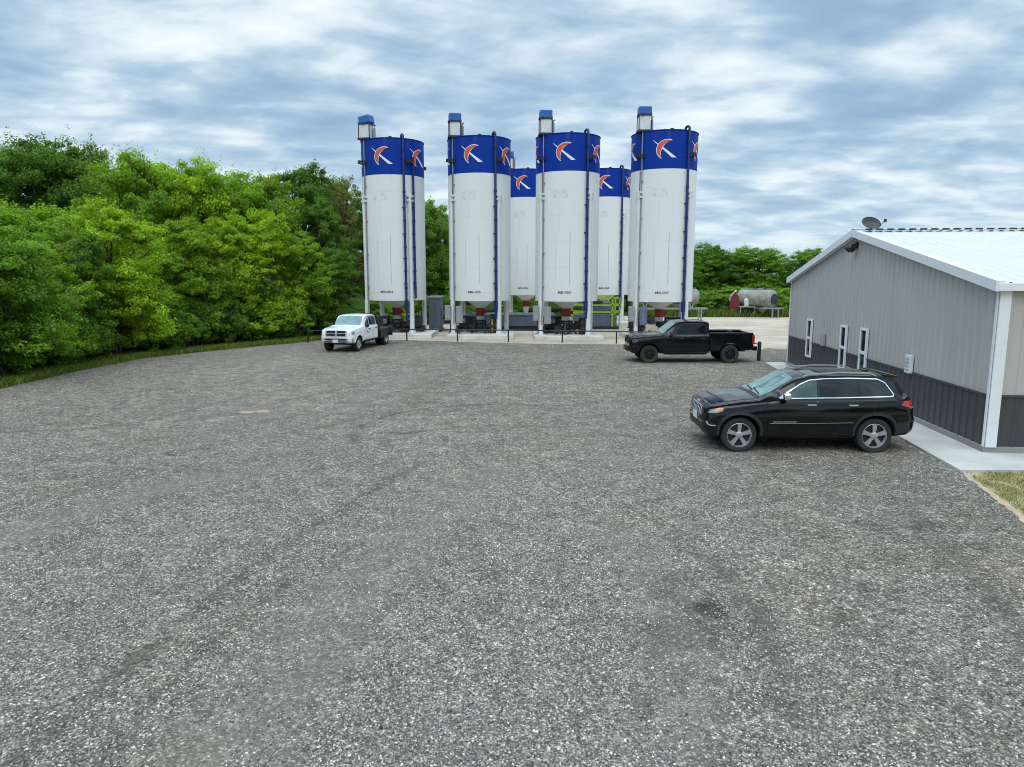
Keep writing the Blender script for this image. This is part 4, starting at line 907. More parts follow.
class Car:
    def __init__(s, name, loc, rz, label, cat): s.root = empty(name, loc, rz); tag(s.root, label, cat)
    def body(s, name, V, F, mat, arches, depth=0.55, smooth=38):
        me = bpy.data.meshes.new(name); me.from_pydata(V, [], F); bm = bmesh.new(); bm.from_mesh(me); bmesh.ops.recalc_face_normals(bm, faces=bm.faces); bm.to_mesh(me)
        s.bvh = BVHTree.FromBMesh(bm); bm.free()
        o = link_mesh(name, me, [mat, MT['dark_void']], s.root)
        c = MB()
        for x, z, r in arches:
            for sd_ in (-1, 1): c.lathe([(r, -0.5), (r, 0.5)], 40, Matrix.Translation((x, sd_ * (depth + 0.5), z)) @ Matrix.Rotation(R(90), 4, 'X'))
        if arches:
            co = c.build('cutter', [MT['dark_void']]); co.parent = s.root
            b = o.modifiers.new('b', 'BOOLEAN'); b.object = co; b.solver = 'EXACT'; b.operation = 'DIFFERENCE'; b.material_mode = 'TRANSFER'
            bpy.context.view_layer.update(); m2 = bpy.data.meshes.new_from_object(o.evaluated_get(bpy.context.evaluated_depsgraph_get()))
            o.modifiers.clear(); o.data = m2; m2.name = name; bpy.data.objects.remove(co)
        o.data.shade_smooth(); o.data.set_sharp_from_angle(angle=R(smooth)); s.o = o
        return o
    def cast(s, a, b, plane):
        org, d = {'side': ((a, -4, b), (0, 1, 0)), 'top': ((a, b, 6), (0, 0, -1)), 'front': ((-4, a, b), (1, 0, 0)), 'rear': ((12, a, b), (-1, 0, 0))}[plane]
        h, n, i, d_ = s.bvh.ray_cast(Vector(org), Vector(d))
        if h is None:
            h, n, i, d_ = s.bvh.find_nearest(Vector(org) + Vector(d) * {'side': 3.1, 'top': 4.6, 'front': 4.1, 'rear': 7}[plane])
        if n.dot(Vector(d)) > 0: n = -n
        return h, n, Vector(d)
    def panel(s, name, poly, plane, mat, off=0.006, thick=0.02, parent=None, flip=False, res=0.06, bevel=0, along=False):
        bm = bmesh.new(); bm.faces.new([bm.verts.new((u, v, 0)) for u, v in poly])
        for ax in (0, 1):
            lo = min(p[ax] for p in poly); hi = max(p[ax] for p in poly); k = lo + res
            while k < hi - res * 0.3:
                co = [0, 0, 0]; co[ax] = k; no = [0, 0, 0]; no[ax] = 1
                bmesh.ops.bisect_plane(bm, geom=bm.verts[:] + bm.edges[:] + bm.faces[:], plane_co=co, plane_no=no, dist=1e-5); k += res
        bmesh.ops.triangulate(bm, faces=[f for f in bm.faces if len(f.verts) > 4])
        nor = {}
        for v in bm.verts:
            h, n, d = s.cast(v.co.x, v.co.y, plane); nn = -d if along else n
            nor[v.index if False else v] = nn; v.co = h + nn * off
        bd = [e for e in bm.edges if e.is_boundary]; r = bmesh.ops.extrude_edge_only(bm, edges=bd)
        nv = [g_ for g_ in r['geom'] if isinstance(g_, bmesh.types.BMVert)]
        for v in nv:
            best = min((o_ for e in v.link_edges for o_ in (e.other_vert(v),) if o_ in nor), key=lambda q: (q.co - v.co).length, default=None)
            v.co -= (nor[best] if best else Vector((0, 0, 0))) * thick
        if flip:
            for v in bm.verts: v.co.y = -v.co.y
        bmesh.ops.recalc_face_normals(bm, faces=bm.faces)
        me = bpy.data.meshes.new(name); bm.to_mesh(me); bm.free()
        return link_mesh(name, me, mat, parent or s.root, 35)
    def both(s, name, poly, mat, sub=None, **k):
        out = []
        for fl in (False, True): out.append(s.panel(name, poly, 'side', mat, flip=fl, **k))
        return out
    def strip(s, name, pts, w, plane, mat, off=0.012, parent=None, flip=False, closed=False, thick=0.02):
        P = [Vector((a, b, 0)) for a, b in pts]; D = []
        n = len(P); rng_ = range(n if closed else n - 1)
        for i in rng_:
            a, b = P[i], P[(i + 1) % n]; k = max(1, int((b - a).length / 0.08)); D += [a.lerp(b, t / k) for t in range(k)]
        if not closed: D.append(P[-1])
        V = []; F = []; m = len(D)
        for i, p in enumerate(D):
            q0 = D[i - 1] if (i or closed) else p; q1 = D[(i + 1) % m] if (i < m - 1 or closed) else p
            t = (q1 - q0).normalized(); nn = Vector((-t.y, t.x, 0)) * (w / 2)
            for e in (p + nn, p - nn):
                h, no, d = s.cast(e.x, e.y, plane); V.append(h + no * off); V.append(h - no * thick)
        for i in range(m if closed else m - 1):
            a, b = 4 * i, 4 * ((i + 1) % m); F += [(a, b, b + 2, a + 2), (a, a + 1, b + 1, b), (a + 2, b + 2, b + 3, a + 3)]
        if flip: V = [Vector((v.x, -v.y, v.z)) for v in V]
        mb = MB(); mb.add(V, F); return mb.build(name, mat, parent or s.root, smooth=40)
    def wheel(s, x, y, r, w, rr, mats, spokes=5, dual=False, sw=0.075):
        M = Matrix.Translation((x, y, r)) @ Matrix.Rotation(R(90) if y < 0 else R(-90), 4, 'X'); h = w / 2
        m = MB(); m.lathe([(rr - 0.02, -h), (r * 0.94, -h + 0.004), (r, -h + 0.045), (r, -0.03), (r - 0.008, -0.025), (r - 0.008, 0.025), (r, 0.03), (r, h - 0.045), (r * 0.95, h - 0.004), (rr + 0.03, h), (rr + 0.005, h - 0.012), (rr - 0.02, h - 0.02)], 48, M, closed=False)
        if dual: m.lathe([(rr - 0.02, -h - 0.34), (r, -h - 0.30), (r, -0.34 + h - 0.045), (rr - 0.02, h - 0.34)], 40, M, closed=False)
        t = m.build('wheel', MT[mats[0]], s.root, smooth=40)
        m = MB(); z = h - 0.018 if not dual else h - 0.13
        m.lathe([(rr + 0.006, h - 0.02), (rr - 0.012, h - 0.012), (rr - 0.03, h - 0.04), (rr - 0.035, z - 0.06)], 48, M, closed=False)
        for k in range(spokes):
            a = k * 2 * math.pi / spokes + 0.3; Mk = M @ Matrix.Rotation(a, 4, 'Z')
            a0, a1, r0, r1 = sw * 0.62, sw, 0.05, rr - 0.022
            P = [(r0, -a0, z - 0.035), (r0, a0, z - 0.035), (r1, a1, z - 0.03), (r1, -a1, z - 0.03)]
            top = [(r0, -a0 * 0.8, z - 0.012), (r0, a0 * 0.8, z - 0.012), (r1, a1 * 0.85, z - 0.005), (r1, -a1 * 0.85, z - 0.005)]
            m.add([Mk @ Vector(p) for p in P + top], [(0, 3, 2, 1), (4, 5, 6, 7), (0, 1, 5, 4), (1, 2, 6, 5), (2, 3, 7, 6), (3, 0, 4, 7)])
        m.lathe([(0.085, z - 0.04), (0.08, z - 0.008), (0.05, z + 0.004), (0.001, z + 0.004)], 20, M)
        m.build('rim', MT[mats[1]], t, smooth=35)
        m = MB(); m.lathe([(rr - 0.03, z - 0.075), (rr - 0.035, z - 0.085), (0.15, z - 0.08), (0.15, z - 0.065), (0.001, z - 0.065)], 36, M, closed=False); m.build('brake_disc', MT['dark_steel'], t, smooth=35)
        return t
def rounded(poly, r, n=4):
    out = []; m = len(poly)
    for i in range(m):
        p = Vector(poly[i]); a = Vector(poly[i - 1]) - p; b = Vector(poly[(i + 1) % m]) - p
        ra = min(r, a.length * 0.45); rb = min(r, b.length * 0.45); A = p + a.normalized() * ra; B = p + b.normalized() * rb
        for k in range(n + 1):
            t = k / n; q = A * (1 - t) ** 2 + p * 2 * t * (1 - t) + B * t * t; out.append((q.x, q.y))
    return out
def arch_ring(x, z, r, zmin, n=22):
    a0 = math.asin(max(-1, min(1, (zmin - z) / r))); return [(x + r * math.cos(t), z + r * math.sin(t)) for t in np.linspace(math.pi - a0, a0, n)]
def mirror_part(c, x, y, z, sx, sy, sz, mat, arm):
    for sd_ in (-1, 1):
        bm = bmesh.new(); bmesh.ops.create_uvsphere(bm, u_segments=20, v_segments=12, radius=1)
        for v in bm.verts:
            q = v.co.copy(); v.co = Vector((x + math.copysign(abs(q.x) ** 0.7, q.x) * sx, sd_ * (y + sy) + math.copysign(abs(q.y) ** 0.6, q.y) * sy, z + math.copysign(abs(q.z) ** 0.6, q.z) * sz))
        me = bpy.data.meshes.new('wing_mirror'); bm.to_mesh(me); bm.free(); w = link_mesh('wing_mirror', me, mat, c.root, 60)
        m = MB(); m.bar((x, sd_ * (y - 0.10), z - sz * 0.9), (x, sd_ * (y + sy * 1.2), z - sz * 0.85), sx * 1.1, 0.045); m.build('mirror_arm', arm, w)

def build_suv():
    WB0, WB1, WR = 0.90, 3.855, 0.387
    c = Car('parked_suv', (4.17, 16.34, 0), R(-1.6), 'glossy black estate car with silver five-spoke wheels parked nearest the shop wall', 'car')
    def sec(x):
        w = I(x, (.15, .66), (.18, .77), (.23, .85), (.32, .905), (.52, .942), (.9, .955), (1.6, .96), (3.2, .965), (3.8, .96), (4.3, .93), (4.6, .88), (4.74, .80), (4.82, .66))
        zb = I(x, (.15, .44), (.24, .35), (.48, .32), (1.4, .33), (3.4, .33), (4.3, .36), (4.6, .38), (4.82, .49))
        zt = I(x, (.15, .86), (.165, .96), (.19, 1.01), (.27, 1.055), (.52, 1.115), (.9, 1.175), (1.32, 1.215), (2.12, 1.66), (2.3, 1.70), (2.7, 1.735), (3.2, 1.745), (3.8, 1.735), (4.26, 1.695), (4.38, 1.63), (4.62, 1.26), (4.70, 1.16), (4.78, 1.0), (4.82, .84), sm=0.02)
        belt = min(I(x, (.15, .66), (.25, .92), (.5, 1.02), (1.3, 1.115), (1.7, 1.15), (3.0, 1.17), (4.3, 1.20), (4.6, 1.14), (4.82, .78)), zt - 0.05)
        g = max(0, min(1, (zt - belt - 0.12) / 0.22)); g = g * g * (3 - 2 * g)
        yr = I(x, (1.3, .75), (2.2, .695), (3.0, .68), (4.0, .64), (4.4, .61), (4.7, .7))
        hood = [(w - .055, zt - .045), (w - .16, zt - .018), (w * .5, zt - .003), (0, zt + .012)]
        gh = [(w - .090, belt + .04), (yr + .035, zt - .115), (yr - .06, zt - .028), (0, zt)]
        mid = (zb + belt) / 2
        return [(w - .13, zb), (w - .03, zb + .05), (w - .012, zb + .20), (w, mid + .10), (w - .042, belt - .05), (w - .072, belt)] + [tuple(np.array(a) * (1 - g) + np.array(b) * g) for a, b in zip(hood, gh)]
    xs = sorted(set([round(v, 3) for v in list(np.arange(0.15, 0.35, 0.02)) + list(np.arange(0.35, 4.3, 0.05)) + list(np.arange(4.2, 4.821, 0.025)) + [4.82]]))
    V, F = loft(xs, sec, 5)
    P = MT['car_black']
    c.body('body', V, F, P, [(WB0, WR + 0.015, 0.452), (WB1, WR + 0.015, 0.452)], 0.56)
    # doors
    fd = rounded([(1.44, .44), (2.60, .44), (2.60, 1.175), (1.66, 1.155), (1.39, 1.08), (1.39, .66)], .06)
    rd = rounded([(2.62, .44), (3.32, .44), (3.40, .68), (3.53, .86), (3.58, 1.185), (2.62, 1.175)], .05)
    for poly, hx in ((fd, 2.44), (rd, 3.34)):
        for d, fl in zip(c.both('door', poly, P, off=0.005, thick=0.02), (-1, 1)):
            h, n, _ = c.cast(hx, 1.065, 'side'); y = -abs(h.y)
            m = MB(); m.box((hx, (abs(y) + .022) * fl, 1.075), (.20, .022, .034)); m.build('door_handle', MT['chrome'], d, bevel=0.008)
    # windows
    fw = rounded([(1.80, 1.225), (2.22, 1.49), (2.42, 1.58), (2.585, 1.605), (2.585, 1.245)], .02)
    rw = rounded([(2.65, 1.242), (2.65, 1.602), (3.10, 1.615), (3.44, 1.612), (3.47, 1.258)], .025)
    qw = rounded([(3.53, 1.26), (3.505, 1.61), (3.90, 1.598), (4.06, 1.53), (4.20, 1.33), (4.21, 1.28)], .03)
    for poly, mt in ((fw, 'side_clear'), (rw, 'tint'), (qw, 'tint')):
        c.both('side_window', poly, MT[mt], off=0.004, thick=0.015)
    pl = rounded([(2.60, 1.235), (2.60, 1.61), (2.635, 1.61), (2.635, 1.235)], .004); c.both('pillar_trim', pl, MT['plastic'], off=0.007)
    tr = rounded([(1.74, 1.205), (2.21, 1.505), (2.42, 1.597), (2.75, 1.630), (3.3, 1.640), (3.92, 1.622), (4.09, 1.545), (4.25, 1.30), (4.23, 1.257), (3.0, 1.228)], .035, 5)
    for fl in (False, True): c.strip('window_chrome', tr, .022, 'side', MT['chrome'], 0.012, closed=True, flip=fl)
    ws = rounded([(1.37, -.70), (1.37, .70), (1.7, .68), (2.11, .615), (2.14, 0), (2.11, -.615), (1.7, -.68)], .05)
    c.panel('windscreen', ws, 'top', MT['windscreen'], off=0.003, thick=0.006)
    for y0 in (-.35, .15):
        m = MB(); h, n, _ = c.cast(1.40, y0 - .2, 'top'); h2, _, _ = c.cast(1.46, y0 + .35, 'top'); m.bar(h + n * .02, h2 + n * .02, .02, .02); m.build('wiper', MT['plastic'], c.root)
    c.panel('cowl', [(1.27, -.74), (1.27, .74), (1.35, .72), (1.35, -.72)], 'top', MT['plastic'], off=0.006)
    c.panel('sunroof', rounded([(2.42, -.48), (2.42, .48), (3.5, .48), (3.5, -.48)], .06), 'top', MT['tint'], off=0.006)
    c.panel('rear_window', rounded([(-.60, 1.29), (.60, 1.29), (.53, 1.55), (-.53, 1.55)], .05), 'rear', MT['tint'], off=0.005)
    m = MB(); m.prism([(4.10, 1.695), (4.20, 1.725), (4.50, 1.665), (4.51, 1.64), (4.26, 1.63)], -.57, .57); m.build('roof_spoiler', P, c.root, bevel=0.012)
    for sd_ in (-1, 1):
        m = MB(); pts = [(2.32, sd_ * .655, 1.655), (2.42, sd_ * .655, 1.715), (3.1, sd_ * .66, 1.765), (3.75, sd_ * .65, 1.752), (3.92, sd_ * .645, 1.69)]
        for a, b in zip(pts[:-1], pts[1:]): m.bar(a, b, .035, .03)
        m.build('roof_rail', MT['silver'], c.root)
    m = MB(); m.box((3.95, .0, 1.725), (.16, .07, .05)); m.build('antenna_fin', P, c.root, bevel=0.02)
    # hood shut line and badge stripe
    c.panel('bonnet', rounded([(.24, -.50), (.36, -.74), (1.22, -.80), (1.26, 0), (1.22, .80), (.36, .74), (.24, .50)], .05), 'top', P, off=0.004, thick=0.004)
    # fascia
    for k in range(7):
        y = (k - 3) * .130; c.panel('grille_slot', rounded([(y - .040, .80), (y + .040, .80), (y + .042, .96), (y - .042, .96)], .012), 'front', MT['dark_void'], off=0.012)
        q = [(y - .050, .79), (y + .050, .79), (y + .052, .97), (y - .052, .97)]; c.strip('grille_chrome', q, .020, 'front', MT['bright_trim'], 0.016, closed=True)
    c.panel('badge', rounded([(-.10, 1.0), (.10, 1.0), (.10, 1.03), (-.10, 1.03)], .008), 'front', MT['chrome'], off=0.01)
    c.panel('lower_intake', rounded([(-.55, .46), (.55, .46), (.58, .60), (-.58, .60)], .04), 'front', MT['plastic'], off=0.008)
    c.strip('bumper_chrome', [(-.62, .63), (-.3, .635), (.3, .635), (.62, .63)], .022, 'front', MT['chrome'], 0.014)
    m = MB(); m.box((.135, .05, .68), (.02, .33, .16)); m.build('number_plate', MT['plate'], c.root, bevel=0.004)
    for fl in (False, True):
        hl = c.panel('headlight', rounded([(.22, .865), (.26, .955), (.41, .985), (.54, .995), (.52, .925), (.40, .875)], .03), 'side', MT['lamp_clear'], off=0.010, flip=fl, res=.03)
        c.panel('indicator', rounded([(.37, .895), (.37, .968), (.51, .98), (.50, .925)], .02), 'side', MT['amber'], off=0.014, parent=hl, flip=fl, res=.03)
        fg = c.panel('fog_light', rounded([(.22, .58), (.21, .68), (.32, .66), (.38, .61)], .03), 'side', MT['plastic'], off=0.008, flip=fl, res=.03)
        c.strip('fog_chrome', [(.20, .68), (.22, .62), (.28, .60), (.37, .605)], .02, 'side', MT['bright_trim'], 0.014, fg, fl)
        tl = c.panel('tail_light', rounded([(4.38, 1.075), (4.48, 1.155), (4.66, 1.18), (4.73, 1.12), (4.72, .99), (4.56, 1.025)], .04), 'side', MT['lamp_red'], off=0.012, flip=fl, res=.04)
        c.panel('reverse_lamp', rounded([(4.60, .995), (4.62, 1.045), (4.71, 1.03), (4.70, .985)], .01), 'side', MT['lamp_clear'], off=0.015, parent=tl, flip=fl, res=.04)
        for x in (WB0, WB1): c.strip('arch_trim', [(x + math.copysign(abs(px - x) ** .86 * .478 ** .14, px - x), WR + .015 + math.copysign(abs(pz - WR - .015) ** .80 * .478 ** .20, pz - WR - .015)) for px, pz in arch_ring(x, WR + .015, .478, .40)], .06, 'side', MT['plastic'], 0.014, flip=fl)
        c.strip('sill_cladding', [(1.42, .385), (3.36, .385)], .09, 'side', MT['plastic'], 0.012, flip=fl)
        mo = c.strip('door_moulding', [(1.48, .695), (2.55, .705), (3.36, .72)], .055, 'side', P, 0.022, flip=fl)
        c.strip('moulding_chrome', [(1.54, .673), (2.56, .68), (3.34, .697)], .010, 'side', MT['silver'], 0.026, mo, fl)
        c.strip('bumper_edge', [(4.45, .68), (4.76, .72)], .03, 'side', MT['plastic'], 0.012, flip=fl)
    for fl in (-1, 1):
        me = text_mesh('GRAND CHEROKEE', .058); xs_ = 1.86
        for v in me.vertices:
            X = xs_ + v.co.x * (1 if fl < 0 else -1); h, n, _ = c.cast(X, .702 + v.co.y * 1.0, 'side'); v.co = Vector((X, fl * (abs(h.y) + .0245), .702 + v.co.y))
        link_mesh('lettering', me, MT['chrome'], c.root)
    mirror_part(c, 1.86, .925, 1.275, .085, .105, .085, MT['chrome'], P)
    for x in (WB0, WB1):
        for y in (-.80, .80): c.wheel(x, y, WR, .265, .278, ('rubber', 'silver'), 5, sw=.058)
    m = MB(); m.box((4.80, 0, .86), (.04, .34, .16)); m.build('number_plate', MT['plate'], c.root)
    m = MB(); m.box((2.4, 0, .25), (4.0, 1.1, .12)); m.build('underbody', MT['dark_void'], c.root)
    return c
build_suv()

def build_pickup(name, loc, rz, label, paint, rims, WB, tyre, flatbed):
    c = Car(name, loc, rz, label, 'pickup truck'); x0, WR = .86, .40 if not flatbed else .41
    lift = 0.0 if not flatbed else 0.06
    P = MT[paint]; CB = 3.50
    def sec(x):
        w = I(x, (0, .74), (.05, .84), (.15, .915), (.35, .965), (.8, .99), (3.5, .99))
        zb = I(x, (0, .52), (.12, .44), (.4, .42), (3.5, .44)) + lift
        zt = I(x, (0, .88), (.03, 1.09), (.07, 1.18), (.22, 1.22), (.6, 1.25), (1.0, 1.275), (1.36, 1.30), (2.06, 1.825), (2.2, 1.865), (2.6, 1.90), (3.1, 1.90), (3.36, 1.875), (3.5, 1.82), sm=0.02) + lift
        belt = min(I(x, (0, .7), (.1, 1.02), (.5, 1.10), (1.3, 1.18), (1.7, 1.22), (3.5, 1.24)) + lift, zt - .05)
        g = max(0, min(1, (zt - belt - .10) / .2)); g = g * g * (3 - 2 * g); yr = .765
        hood = [(w - .05, zt - .05), (w - .15, zt - .015), (w * .5, zt), (0, zt + .02)]
        gh = [(w - .08, belt + .05), (yr + .04, zt - .13), (yr - .05, zt - .03), (0, zt)]
        return [(w - .12, zb), (w - .02, zb + .05), (w, zb + .2), (w + .005, (zb + belt) / 2), (w - .005, belt - .1), (w - .03, belt)] + [tuple(np.array(a) * (1 - g) + np.array(b) * g) for a, b in zip(hood, gh)]
    xs = sorted(set([round(v, 3) for v in list(np.arange(0, .3, .02)) + list(np.arange(.3, 3.5, .05)) + [3.5]]))
    V, F = loft(xs, sec, 5); c.body('cab', V, F, P, [(x0, WR + .02, .49)], .56)
    L = lift
    fd = rounded([(1.42, .55 + L), (2.42, .55 + L), (2.42, 1.235 + L), (1.62, 1.215 + L), (1.42, 1.15 + L)], .05); rd = rounded([(2.44, .55 + L), (3.40, .55 + L), (3.42, 1.24 + L), (2.44, 1.235 + L)], .05)
    for poly, hx in ((fd, 2.26), (rd, 3.24)):
        for d, fl in zip(c.both('door', poly, P, off=0.005), (-1, 1)):
            h, n, _ = c.cast(hx, 1.09 + L, 'side'); m = MB(); m.box((hx, (abs(h.y) + .02) * fl, 1.10 + L), (.22, .03, .045)); m.build('door_handle', MT['plastic'] if flatbed or True else P, d, bevel=.008)
    for poly in (rounded([(1.86, 1.30 + L), (2.22, 1.60 + L), (2.38, 1.725 + L), (2.41, 1.74 + L), (2.41, 1.30 + L)], .03), rounded([(2.47, 1.30 + L), (2.47, 1.745 + L), (3.22, 1.74 + L), (3.34, 1.64 + L), (3.37, 1.31 + L)], .04)):
        c.both('side_window', poly, MT['tint'], off=0.005)
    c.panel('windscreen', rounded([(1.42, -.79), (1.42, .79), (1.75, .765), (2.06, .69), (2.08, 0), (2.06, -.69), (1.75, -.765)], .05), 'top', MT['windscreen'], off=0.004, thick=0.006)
    c.panel('bonnet', rounded([(.20, -.66), (.34, -.80), (1.28, -.84), (1.32, 0), (1.28, .84), (.34, .80), (.20, .66)], .05), 'top', P, off=0.006)
    # fascia: crosshair grille, headlights, bumper
    GM = MT['galv'] if flatbed else P
    for sy in (-1, 1):
        for za, zb2 in ((.84, .965), (.99, 1.115)):
            ys = sorted((sy * .05, sy * .56)); c.panel('grille_opening', rounded([(ys[0], za + L), (ys[1], za + L), (ys[1], zb2 + L), (ys[0], zb2 + L)], .02), 'front', MT['dark_void'], off=0.012)
    c.strip('grille_frame', [(-.60, .835 + L), (.60, .835 + L), (.61, 1.125 + L), (-.61, 1.125 + L)], .025, 'front', GM, .02, closed=True)
    c.strip('grille_bar', [(0, .84 + L), (0, 1.12 + L)], .07, 'front', GM, .02); c.strip('grille_bar', [(-.56, .98 + L), (.56, .98 + L)], .025, 'front', GM, .018)
    BM = MT['chrome'] if flatbed else P
    bm_ = MB(); bm_.prism([(-.06, .50 + L), (-.06, .74 + L), (.06, .80 + L), (.30, .80 + L), (.42, .62 + L), (.30, .48 + L), (.0, .46 + L)], -.93, .93)
    for v_i, v in enumerate(bm_.v):
        if abs(v[1]) > .9 and v[0] < .1: bm_.v[v_i] = (v[0] + .16, v[1], v[2])
    bu = bm_.build('bumper', MT['chrome'] if flatbed else P, c.root, bevel=.03)
    m = MB(); m.box((-.062, 0, .655 + L), (.02, 1.25, .09)); m.box((-.06, 0, .53 + L), (.03, 1.4, .05)); m.build('bumper_intake', MT['plastic'], bu)
    if flatbed: m = MB(); m.box((-.085, 0, .57 + L), (.02, .32, .16)); m.build('number_plate', MT['plate'], c.root)
    for fl in (False, True):
        c.panel('headlight', rounded([(.10, .93 + L), (.11, 1.06 + L), (.30, 1.09 + L), (.36, .98 + L), (.26, .91 + L)], .04), 'side', MT['lamp_clear'] if flatbed else MT['lamp_dark'], off=.012, flip=fl, res=.04)
        c.strip('arch_trim', arch_ring(x0, WR + .02, .50, .45), .05, 'side', P if not flatbed else P, .012, flip=fl)
        c.strip('running_board', [(1.5, .475 + L), (3.4, .475 + L)], .07, 'side', MT['plastic'], .06, flip=fl)
        c.strip('window_seal', rounded([(1.80, 1.27 + L), (2.22, 1.635 + L), (2.40, 1.765 + L), (3.24, 1.77 + L), (3.39, 1.65 + L), (3.41, 1.28 + L)], .05), .022, 'side', MT['plastic'], .01, closed=True, flip=fl)
    mirror_part(c, 1.80, .96, 1.31 + L, .07, .10, .11, MT['plastic'], MT['plastic'])
    c.panel('rear_window', rounded([(-.58, 1.36 + L), (.58, 1.36 + L), (.52, 1.68 + L), (-.52, 1.68 + L)], .05), 'rear', MT['tint'], off=.006)
    for x in (x0, x0 + WB):
        for y in (-.82, .82):
            du = flatbed and x > 2; c.wheel(x, y * (1.10 if du else 1), WR, .27, .245, tyre, 6 if not flatbed else 8, dual=du, sw=.05)
    m = MB()
    for y in (-.42, .42): m.box((x0 + WB / 2, y, .56), (WB + 1.6, .1, .16))
    m.box((x0 + WB, 0, .42), (.16, 1.5, .14)); m.box((x0, 0, .42), (.16, 1.5, .14)); m.build('chassis', MT['dark_void'], c.root)
    if not flatbed:
        xa, xb = 3.53, 5.46; xw = x0 + WB; zt = 1.335; zs = .56
        arc = [(xw + .49 * math.cos(t), WR + .02 + .49 * math.sin(t)) for t in np.linspace(math.pi - .28, .28, 16)]
        poly = [(xa, zs)] + arc + [(xb - .06, zs + .05), (xb, zs + .2), (xb + .02, zt - .06), (xb - .03, zt), (xa, zt)]
        b = MB()
        for sd_ in (-1, 1):
            ya, yb = sorted((sd_ * .86, sd_ * .985)); b.prism(poly, ya, yb)
        b.box((xb - .02, 0, (zs + zt) / 2 + .03), (.07, 1.72, zt - zs - .06)); b.box((xa + .03, 0, 1.0), (.05, 1.72, .62)); b.box(((xa + xb) / 2, 0, .80), (xb - xa - .1, 1.72, .06))
        bd = b.build('bed', P, c.root, bevel=.018)
        m = MB()
        for sd_ in (-1, 1): m.box(((xa + xb) / 2, sd_ * .92, zt + .018), (xb - xa - .04, .13, .03))
        m.build('bed_rail', MT['plastic'], bd)
        m = MB(); m.box((4.6, -.30, zt + .0), (.10, .5, .16)); m.build('tool_hook', MT['dark_steel'], bd)
        m = MB(); m.box(((xa + xb) / 2 + .05, 0, .842), (xb - xa - .2, 1.66, .02)); m.build('bed_liner', MT['plastic'], bd)
        for sd_ in (-1, 1):
            m = MB(); m.box((xb + .0, sd_ * .935, 1.06), (.10, .13, .40)); m.build('tail_light', MT['lamp_red'], c.root, bevel=.015)
            c.panel if False else None
        m = MB(); m.box((xb + .10, 0, .66), (.20, 1.86, .20)); m.build('rear_bumper', P, c.root, bevel=.03)
    else:
        xa, xb = 3.62, 5.75
        m = MB(); m.box(((xa + xb) / 2, 0, .97), (xb - xa, 2.1, .12)); m.build('flatbed', MT['black_steel'], c.root, bevel=.01)
        m = MB()
        for y in (-1.02, 1.02):
            m.bar((xa, y * .80, 1.92), (xa, y, 1.03), .12, .14); m.box((xa + 1.3, y, .83), (2.4, .06, .20))
        m.bar((xa, -.82, 1.92), (xa, .82, 1.92), .08, .08)
        for k in range(9): m.bar((xa, -.72 + .18 * k, 1.92), (xa, -.8 + .2 * k, 1.03), .03, .02)
        m.bar((xa, -.9, 1.5), (xa, .9, 1.5), .06, .05); m.build('headache_rack', MT['black_steel'], c.root)
        for y in (-.9, .9): m = MB(); m.box((xa + .6, y, .70), (1.0, .36, .40)); m.build('tool_box', MT['black_steel'], c.root, bevel=.01)
        for y in (-.9, .9): m = MB(); m.box((xb - .3, y, .78), (.04, .5, .5)); m.build('mud_flap', MT['hose'], c.root)
        for sd_ in (-1, 1): m = MB(); m.box((xb + .02, sd_ * .85, .95), (.05, .25, .12)); m.build('tail_light', MT['lamp_red'], c.root)
        for fl in (False, True):
            e = c.panel('door_emblem', [(1.86, .99 + L), (1.90, 1.03 + L), (2.14, .87 + L), (2.04, .87 + L)], 'side', MT['letter_navy'], off=.009, flip=fl)
            c.panel('emblem_crescent', [(1.98, 1.03 + L), (1.86, .93 + L), (1.90, .84 + L), (1.95, .93 + L)], 'side', MT['grey_steel'], off=.010, parent=e, flip=fl)
    return c
build_pickup('crew_pickup', (5.28, 32.50, 0), R(-0.5), 'black crew cab pickup with black wheels and open bed, parked before the rightmost silo', 'truck_black', None, 3.60, ('dusty_rubber', 'dark_alloy'), False)
build_pickup('flatbed_pickup', (-8.93, 35.95, 0), R(78.5), 'white crew cab pickup with black flatbed parked at the tree line', 'truck_white', None, 3.85, ('rubber', 'silver'), True).root.scale = (.935, .935, .935)

# ================================================================ TREES AND GREENERY
def leaf_mat(name, trans=0.42):
    g = G(name); oi = g.n('ShaderNodeObjectInfo'); ge = g.n('ShaderNodeNewGeometry')
    k = ge.outputs['Random Per Island']
    f = g.ramp(k, [(0.0, (0.68, 0.72, 0.65)), (0.5, (1.0, 1.0, 0.95)), (0.85, (1.35, 1.25, 1.0)), (1.0, (1.9, 1.55, 1.15))])
    cl = g.noise(g.coord(), 0.55, 3)
    f2 = g.rng(cl, 0.32, 0.68, 0.72, 1.32)
    c = g.mix(1.0, g.mix(1.0, oi.outputs['Color'], f, 'MULTIPLY'), f2, 'MULTIPLY')
    g.set(c, 0.55, 0, 0.25)
    tr = g.n('ShaderNodeBsdfTranslucent'); g.l(g.mix(1.0, c, (1.25, 1.3, 0.6), 'MULTIPLY'), tr.inputs['Color'])
    mx = g.n('ShaderNodeMixShader'); mx.inputs[0].default_value = trans; g.l(g.b.outputs[0], mx.inputs[1]); g.l(tr.outputs[0], mx.inputs[2]); g.l(mx.outputs[0], g.out.inputs[0])
    return g.m
MT['leaf'] = leaf_mat('leaf')
MT['bark'] = worn('bark', (0.085, 0.068, 0.050), 0.9, amt=0.5, scale=5, bump=0.8)
